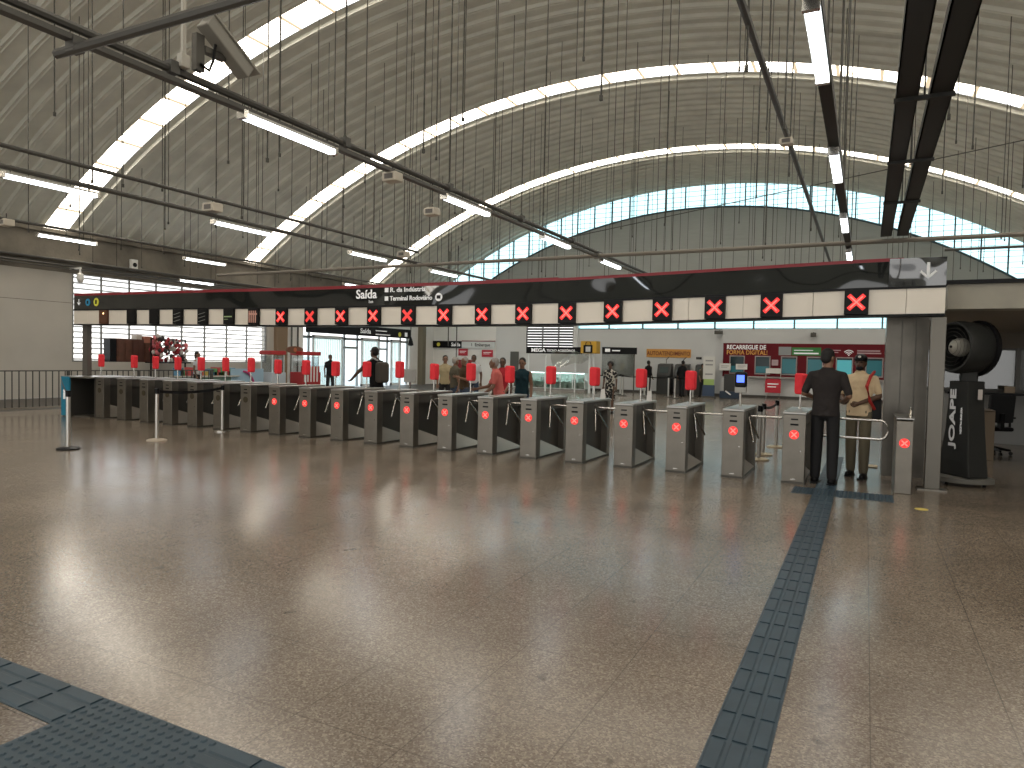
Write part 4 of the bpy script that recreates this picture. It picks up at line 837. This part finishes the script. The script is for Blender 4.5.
t = thing('hanging_sign', 'brown eye-shaped sign hanging above the popcorn carts', 'sign', (-21, 21.4, 1.82)); obj('plate', MB().prism([(-.48+.48*(1-cos(pi*k/8)), .15*sin(pi*k/8)) for k in range(9)]+[(.48-.48*(1-cos(pi*k/8)), -.15*sin(pi*k/8)) for k in range(1, 8)], -.02, .02, plane='yz'), mat('eye_brown', (.16, .06, .03), .5), t); obj('pupil', MB().lathe([(.09, 0), (.09, .01)], (.02, 0, 0), (1, 0, 0), 14), mat('eye_orange', (.5, .15, .06), .5), t); obj('chain', MB().tube([(0, -.2, .1), (0, -.2, 3)], .012).tube([(0, .2, .1), (0, .2, 3)], .012), STEEL_D, t)
t = thing('info_panel', 'pale grey upright panel on a post behind the turnstiles before the entrance column', 'panel', (-9.95, 14.0, 0)); obj('panel_face', MB().box(-.17, .17, -.03, .03, 1.0, 1.32), mat('panel_pale', (.5, .5, .48), .5), t, bevel=.01); obj('post', MB().tube([(0, 0, 0), (0, 0, 1.0)], .025), STEEL_L, t); obj('base', MB().lathe([(.15, 0), (.15, .02)], n=16), STEEL_D, t)
# ------------------------------------------------------------------ people
SK = {'dark': mat('skin_dark', (.11, .058, .036), .5), 'mid': mat('skin_mid', (.22, .115, .07), .5), 'light': mat('skin_light', (.42, .24, .17), .5)}
def fused(mb, voxel, sm=4):
    me = bpy.data.meshes.new('tmp'); me.from_pydata(mb.v, [], mb.f); me.update()
    bm = bmesh.new(); bm.from_mesh(me); bmesh.ops.recalc_face_normals(bm, faces=bm.faces); bm.to_mesh(me); bm.free()
    o = bpy.data.objects.new('tmp', me); COL.objects.link(o)
    r_ = o.modifiers.new('r', 'REMESH'); r_.mode = 'VOXEL'; r_.voxel_size = voxel; s = o.modifiers.new('s', 'SMOOTH'); s.iterations = sm; s.factor = .5
    dg = bpy.context.evaluated_depsgraph_get(); out = bpy.data.meshes.new_from_object(o.evaluated_get(dg)); bpy.data.objects.remove(o); bpy.data.meshes.remove(me)
    out.polygons.foreach_set('use_smooth', [True]*len(out.polygons)); return out
def mobj(name, me, m, parent):
    me.name = name; me.materials.clear(); me.materials.append(m); o = bpy.data.objects.new(name, me); COL.objects.link(o); o.parent = parent; return o
def person(label, loc, face, h, skin, shirt, trouser, hair, arms=None, lean=0, headturn=0, vox=.014, sleeve=.6, fem=False, hairlong=False, skirt=False, step=.06, cap=None, bald=False, beard=False, nod=0, afro=False):
    s = h/1.75; P = thing('person', label, 'person', loc, rz=R(face)); P.scale = (s, s, s); P['kind'] = 'thing'
    hip = Vector((0, 0, .95)); Ln = Matrix.Rotation(R(lean), 3, 'X')    # faces -Y ; positive lean bends forward
    def U(p): return hip+Ln@(Vector(p)-hip)
    sw = .165 if fem else .185
    arms = arms or {}
    A = {}
    for k, sx in (('L', 1), ('R', -1)):
        sh = Vector((sx*sw, 0, 1.40)); e, wv = arms.get(k, ((sx*(sw+.045), .03, 1.14), (sx*(sw+.055), -.05, .90)))
        A[k] = (U(sh), U(e), U(wv))
    neck0, neck1 = U((0, .01, 1.44)), U((0, -.01, 1.54)); hd_ = U((0, -.015, 1.625))
    legs = {}
    for k, sx in (('L', 1), ('R', -1)): d = step*sx; legs[k] = (Vector((sx*.09, 0, .92)), Vector((sx*.10, -d*.5-.015, .50)), Vector((sx*.105, -d, .085)))
    b = MB(); T = MB()
    def torso(mb, g, zlo=.93, full=True):
        pf = [(.93, .155, .105), (1.0, .152, .108), (1.10, .135 if fem else .146, .10), (1.20, .14 if fem else .16, .105), (1.30, .155 if fem else .175, .115), (1.38, .155 if fem else .182, .105), (1.435, .125 if fem else .15, .08), (1.475, .075, .062), (1.50, .058, .055)]
        pf = [(zlo, .158, .112)]+[q_ for q_ in pf if q_[0] > zlo+.02]; n_ = 20; vs = []
        for z_, rx_, ry_ in pf:
            for k_ in range(n_): a_ = 2*pi*k_/n_; vs.append(U(((rx_+g)*cos(a_), (ry_+g)*sin(a_), z_)))
        mb.add(vs, [(i_*n_+k_, i_*n_+(k_+1) % n_, (i_+1)*n_+(k_+1) % n_, (i_+1)*n_+k_) for i_ in range(len(pf)-1) for k_ in range(n_)]+[tuple(range(n_-1, -1, -1)), tuple((len(pf)-1)*n_+k_ for k_ in range(n_))])
        for sx in (-1, 1):
            mb.cap(U((sx*.05, 0, 1.42)), U((sx*(sw-.02), 0, 1.395)), .05+g, .048+g)
            if fem: mb.cap(U((sx*.07, -.07, 1.28)), U((sx*.07, -.075, 1.285)), .05+g, .05+g)
    torso(b, -.008); b.cap(neck0, neck1, .062, .054)
    for k in 'LR':
        sh, e, wv = A[k]; b.cap(sh, e, .050, .039); b.cap(e, wv, .039, .027)
        a0, a1, a2 = legs[k]; b.cap(a0, a1, .082, .055); b.cap(a1, a2, .055, .036)
    # head: skull, jaw, nose, ears
    hm_ = MB(); q = Matrix.Rotation(R(headturn), 3, 'Z')@Matrix.Rotation(R(nod), 3, 'X')
    hm_.ell((0, .012, .02), (.073, .092, .090), 16, 12).ell((0, -.022, -.045), (.056, .064, .068), 14, 10).ell((0, -.058, -.082), (.032, .026, .024), 10, 8)
    hm_.ell((0, -.088, -.012), (.011, .018, .026), 8, 6).ell((0, -.092, -.027), (.017, .013, .011), 8, 6)
    for sx in (-1, 1): hm_.ell((sx*.075, .012, -.012), (.011, .019, .031), 8, 6); hm_.ell((sx*.03, -.074, .026), (.022, .013, .008), 8, 6)
    hm_.v = [tuple(hd_+q@Vector(v_)) for v_ in hm_.v]
    n0 = len(b.v); bb = MB(); bb.add(b.v, b.f); bb.add(hm_.v, hm_.f)
    me = fused(bb, min(vox, .012), 2)
    # hands
    H = MB()
    for k, sx in (('L', 1), ('R', -1)):
        sh, e, wv = A[k]; d = (wv-e).normalized(); side = d.cross(Vector((0, -1, 0.3))).normalized()
        if side.length < .1: side = Vector((1, 0, 0))
        nrm = side.cross(d).normalized(); pc = wv+d*.045
        H.cap(wv-d*.01, pc, .024, .026)
        for f_ in range(-1, 2): H.cap(wv+side*f_*.016+d*.02, pc+side*f_*.02+d*.03, .014, .013, 6)
        for f_, L in zip((-1.5, -.5, .5, 1.5), (.058, .072, .068, .054)):
            k0 = pc+side*f_*.018+d*.035; k1 = k0+d*L*.5+nrm*.010; k2 = k1+d*L*.35+nrm*.026; H.cap(k0, k1, .0088, .008, 6); H.cap(k1, k2, .008, .007, 6)
        th = side*(1 if sx > 0 else -1); k0 = wv+th*.022+d*.015; k1 = k0+d*.035+th*.022; H.cap(k0, k1, .011, .0095, 6); H.cap(k1, k1+d*.03+nrm*.01, .0095, .008, 6)
    bm = bmesh.new(); bm.from_mesh(me); hmsh = bpy.data.meshes.new('h'); hmsh.from_pydata(H.v, [], H.f); bm.from_mesh(hmsh); bmesh.ops.recalc_face_normals(bm, faces=bm.faces); bm.to_mesh(me); bm.free()
    me.polygons.foreach_set('use_smooth', [True]*len(me.polygons)); mobj('body', me, SK[skin], P)
    # face details
    ey = MB(); mo = MB()
    for sx in (-1, 1): ey.ell((sx*.030, -.077, .008), (.013, .008, .006), 8, 6)
    mo.ell((0, -.081, -.058), (.024, .008, .007), 8, 6); br = MB()
    for sx in (-1, 1): br.ell((sx*.031, -.081, .030), (.020, .007, .005), 8, 5)
    for nm, m_, mt in (('eyes', ey, BLACK), ('mouth', mo, mat('lips', (.18, .06, .05), .5)), ('eyebrows', br, BLACK)):
        m_.v = [tuple(hd_+q@Vector(v_)) for v_ in m_.v]; obj(nm, m_, mt, P, smooth=True)
    # hair
    if not bald:
        hr = MB()
        if afro: hr.ell((0, .035, .045), (.118, .105, .105), 14, 10)
        else: hr.ell((0, .026, .034), (.081, .092, .090), 16, 12).ell((0, .045, -.01), (.073, .066, .075), 12, 8)
        if hairlong: hr.ell((0, .06, -.08), (.075, .05, .12), 12, 8)
        hr.v = [tuple(hd_+q@Vector(v_)) for v_ in hr.v]; mobj('hair', fused(hr, .014, 2), hair, P)
    if beard: z_ = MB().ell((0, -.052, -.075), (.052, .045, .038), 12, 8); z_.v = [tuple(hd_+q@Vector(v_)) for v_ in z_.v]; obj('beard', z_, BLACK, P, smooth=True)
    if cap:
        c_ = MB().ell((0, .012, .055), (.085, .10, .075), 16, 10); c_.prism([(-.07, -.06), (.07, -.06), (.055, -.155), (-.055, -.155)], .045, .055, plane='xy'); c_.v = [tuple(hd_+q@Vector(v_)) for v_ in c_.v]; obj('cap', c_, cap, P, smooth=True)
        lg = MB().ell((0, -.082, .085), (.022, .012, .016), 8, 6); lg.v = [tuple(hd_+q@Vector(v_)) for v_ in lg.v]; obj('cap_badge', lg, WHITE, P)
    # shirt
    S = MB(); torso(S, .012, .87 if not fem else .9)
    for k in 'LR':
        sh, e, wv = A[k]
        if sleeve > 0:
            S.cap(sh, sh.lerp(e, min(sleeve, 1)), .055, .052)
            if sleeve > 1: S.cap(e, e.lerp(wv, sleeve-1), .052, .040)
    mobj('shirt' if not skirt else 'dress', fused(S, vox, 6), shirt, P)
    if sleeve > 0 and not fem: obj('collar', MB().tube([U((.058*cos(a), .058*sin(a)-.005, 1.49-.018*cos(a+pi/2)*-1)) for a in [2*pi*k/14 for k in range(15)]], .014, 6), shirt, P, smooth=True)
    if skirt:
        K = MB().lathe([(.14, .98), (.16, .85), (.19, .6), (.20, .42)], n=18, sy=.75); obj('skirt', K, shirt, P, smooth=True)
    else:
        Tm = MB()
        for k in 'LR':
            a0, a1, a2 = legs[k]; Tm.cap(a0, a1, .084, .074); Tm.cap(a1, a2+Vector((0, 0, .02)), .076, .062)
        Tm.cap((-.05, 0, .93), (.05, 0, .93), .112, .112).cap((-.04, .01, 1.0), (.04, .01, 1.0), .10, .10); mobj('trousers', fused(Tm, vox, 3), trouser, P)
    for k in 'LR':
        a2 = legs[k][2]; sh_ = MB().cap((a2.x, a2.y+.03, .05), (a2.x*1.1, a2.y-.13, .037), .048, .037).box(a2.x-.045, a2.x+.045, a2.y-.16, a2.y+.075, 0, .025); obj('shoe', sh_, BLACK if k else BLACK, P, smooth=True)
    return P, A, hd_
HB = mat('hair_black', (.008, .007, .007), .7); HG = mat('hair_grey', (.35, .33, .3), .8)
JD = mat('jeans', (.03, .05, .09), .8); TB = mat('trousers_black', (.008, .008, .010), .8); 
def cl(n, c): return mat(n, c, .9, bump=.6, bscale=9, spec=.2, bd=.04)
# man in dark polo, seen from behind at the right turnstile
person('person seen from behind in a dark grey polo and black trousers at the rightmost turnstile', (-.47, 10.34, 0), 172, 1.86, 'mid', cl('polo_charcoal', (.030, .026, .026)), TB, HB,
       arms={'L': ((.27, .0, 1.16), (.16, -.22, 1.10)), 'R': ((-.27, .02, 1.14), (-.17, -.2, 1.08))}, lean=4, headturn=-28, vox=.011, sleeve=.85, step=.03, nod=12)
P, A, hdp = person('person facing the hall in a beige polo, black cap and red strap, olive trousers', (-.07, 11.30, 0), -12, 1.80, 'dark', cl('polo_beige', (.72, .56, .36)), mat('trousers_olive', (.14, .12, .08), .85), HB,
       arms={'L': ((.25, .02, 1.16), (.04, -.2, 1.06)), 'R': ((-.24, .03, 1.14), (-.14, -.18, 1.08))}, vox=.011, sleeve=.75, cap=BLACK, beard=True, step=.10)
obj('strap', MB().tube([(.16, .08, 1.50), (.15, -.09, 1.44), (.12, -.145, 1.30), (.16, -.13, 1.10), (.20, -.02, .98)], .022, 6), mat('strap_red', (.45, .02, .015), .6), P, smooth=True)
tag(obj('shoulder_bag', MB().box(-.09, .09, -.13, .13, -.17, .17), mat('bag_black', (.012, .012, .014), .7), bevel=.04, loc=(.13, 11.42, 1.0)), 'black shoulder bag at the side of the person in the beige polo', 'bag')
P, A, hdp = person('person with a grey backpack reaching left to a card reader before the entrance', (-9.68, 12.35, 0), -98, 1.84, 'dark', cl('shirt_black', (.010, .010, .011)), TB, HB,
       arms={'L': ((.26, -.26, 1.22), (.18, -.54, 1.10)), 'R': ((-.24, -.12, 1.18), (-.10, -.30, 1.22))}, lean=6, sleeve=.5)
obj('backpack', MB().box(-.15, .15, .08, .25, .98, 1.42), mat('pack_grey', (.07, .06, .05), .8), P, bevel=.06); obj('backpack_strap', MB().tube([(.1, .14, 1.45), (.12, .0, 1.50), (.13, -.11, 1.4)], .02, 6), mat('strap_pale', (.4, .4, .38), .7), P)
person('person with short grey hair in a salmon pink polo leaning over the turnstiles', (-6.5, 12.2, 0), -62, 1.66, 'mid', cl('polo_salmon', (.68, .17, .15)), JD, HG,
       arms={'R': ((-.26, -.20, 1.15), (-.14, -.45, 1.14)), 'L': ((.23, -.1, 1.14), (.15, -.34, 1.02))}, lean=10, sleeve=.7, bald=False)
person('person in a dark teal tank top beside the salmon pink polo', (-6.42, 13.05, 0), 12, 1.66, 'mid', cl('top_teal', (.012, .035, .045)), JD, HB, arms={'R': ((-.27, 0, 1.16), (-.34, -.16, .98))}, fem=True, sleeve=0, nod=14)
person('person in a brown T-shirt standing in the group left of the salmon polo', (-9.0, 15.0, 0), -30, 1.66, 'mid', cl('shirt_brown', (.07, .045, .025)), JD, HG, arms={'L': ((.24, -.05, 1.14), (.12, -.26, 1.2))}, sleeve=.7, vox=.018)
person('person in an olive shirt and jeans, left half of the group before the white wall', (-9.65, 15.6, 0), 150, 1.66, 'mid', cl('shirt_olive', (.10, .09, .065)), JD, HG, vox=.018)
person('person with dark hair and pale top at the far left of the group', (-10.6, 16.6, 0), 40, 1.70, 'mid', cl('shirt_cream', (.4, .33, .2)), TB, HB, fem=True, vox=.02)
person('person in a white shirt walking in the distance behind the group', (-10.6, 18.2, 0), 20, 1.74, 'dark', cl('shirt_white', (.55, .56, .58)), JD, HB, vox=.02)
person('person in a red top half hidden behind the salmon pink polo', (-7.55, 14.3, 0), 20, 1.66, 'dark', cl('shirt_red', (.4, .03, .04)), TB, HB, vox=.02, fem=True)
dm = mat('print_dress', (.02, .02, .02), .85); n_ = dm.node_tree.nodes; l_ = dm.node_tree.links; vt = n_.new('ShaderNodeTexVoronoi'); vt.inputs['Scale'].default_value = 14; tc_ = n_.new('ShaderNodeTexCoord'); l_.new(tc_.outputs['Object'], vt.inputs[0]); cr_ = n_.new('ShaderNodeValToRGB'); cr_.color_ramp.interpolation = 'CONSTANT'; cr_.color_ramp.elements[0].color = (.012, .012, .014, 1); cr_.color_ramp.elements[1].position = .62; cr_.color_ramp.elements[1].color = (.5, .48, .42, 1); l_.new(vt.outputs['Distance'], cr_.inputs[0]); l_.new(cr_.outputs[0], n_['Principled BSDF'].inputs['Base Color'])
person('person in a black and white patterned dress walking towards the turnstiles', (-7.15, 20.8, 0), 10, 1.62, 'dark', dm, TB, HB, fem=True, skirt=True, sleeve=.8, vox=.018, step=.12, afro=True)
person('person in black at the self-service machines, left one', (-9.75, 34.2, 0), 150, 1.74, 'dark', cl('coat_black', (.008, .008, .009)), TB, HB, sleeve=1.6, vox=.025)
person('person in black holding papers at the self-service machines, right one', (-8.0, 33.9, 0), 160, 1.78, 'dark', cl('coat_black', (.008, .008, .009)), TB, HB, sleeve=1.6, vox=.025, lean=8)
person('person standing partly hidden behind the white roll-up banner', (-7.1, 34.4, 0), 60, 1.64, 'mid', cl('shirt_camo', (.09, .08, .06)), TB, HB, sleeve=1.2, vox=.025)
person('person in a white top and black trousers at the snack counter by the window', (-20.35, 16.2, 0), 120, 1.66, 'mid', cl('shirt_white', (.55, .56, .58)), TB, HB, fem=True, vox=.022, hairlong=True)
person('person in dark clothes in front of the entrance doors, near the reaching person', (-19.05, 21.35, 0), 60, 1.66, 'dark', cl('shirt_black', (.010, .010, .011)), TB, HB, vox=.022)
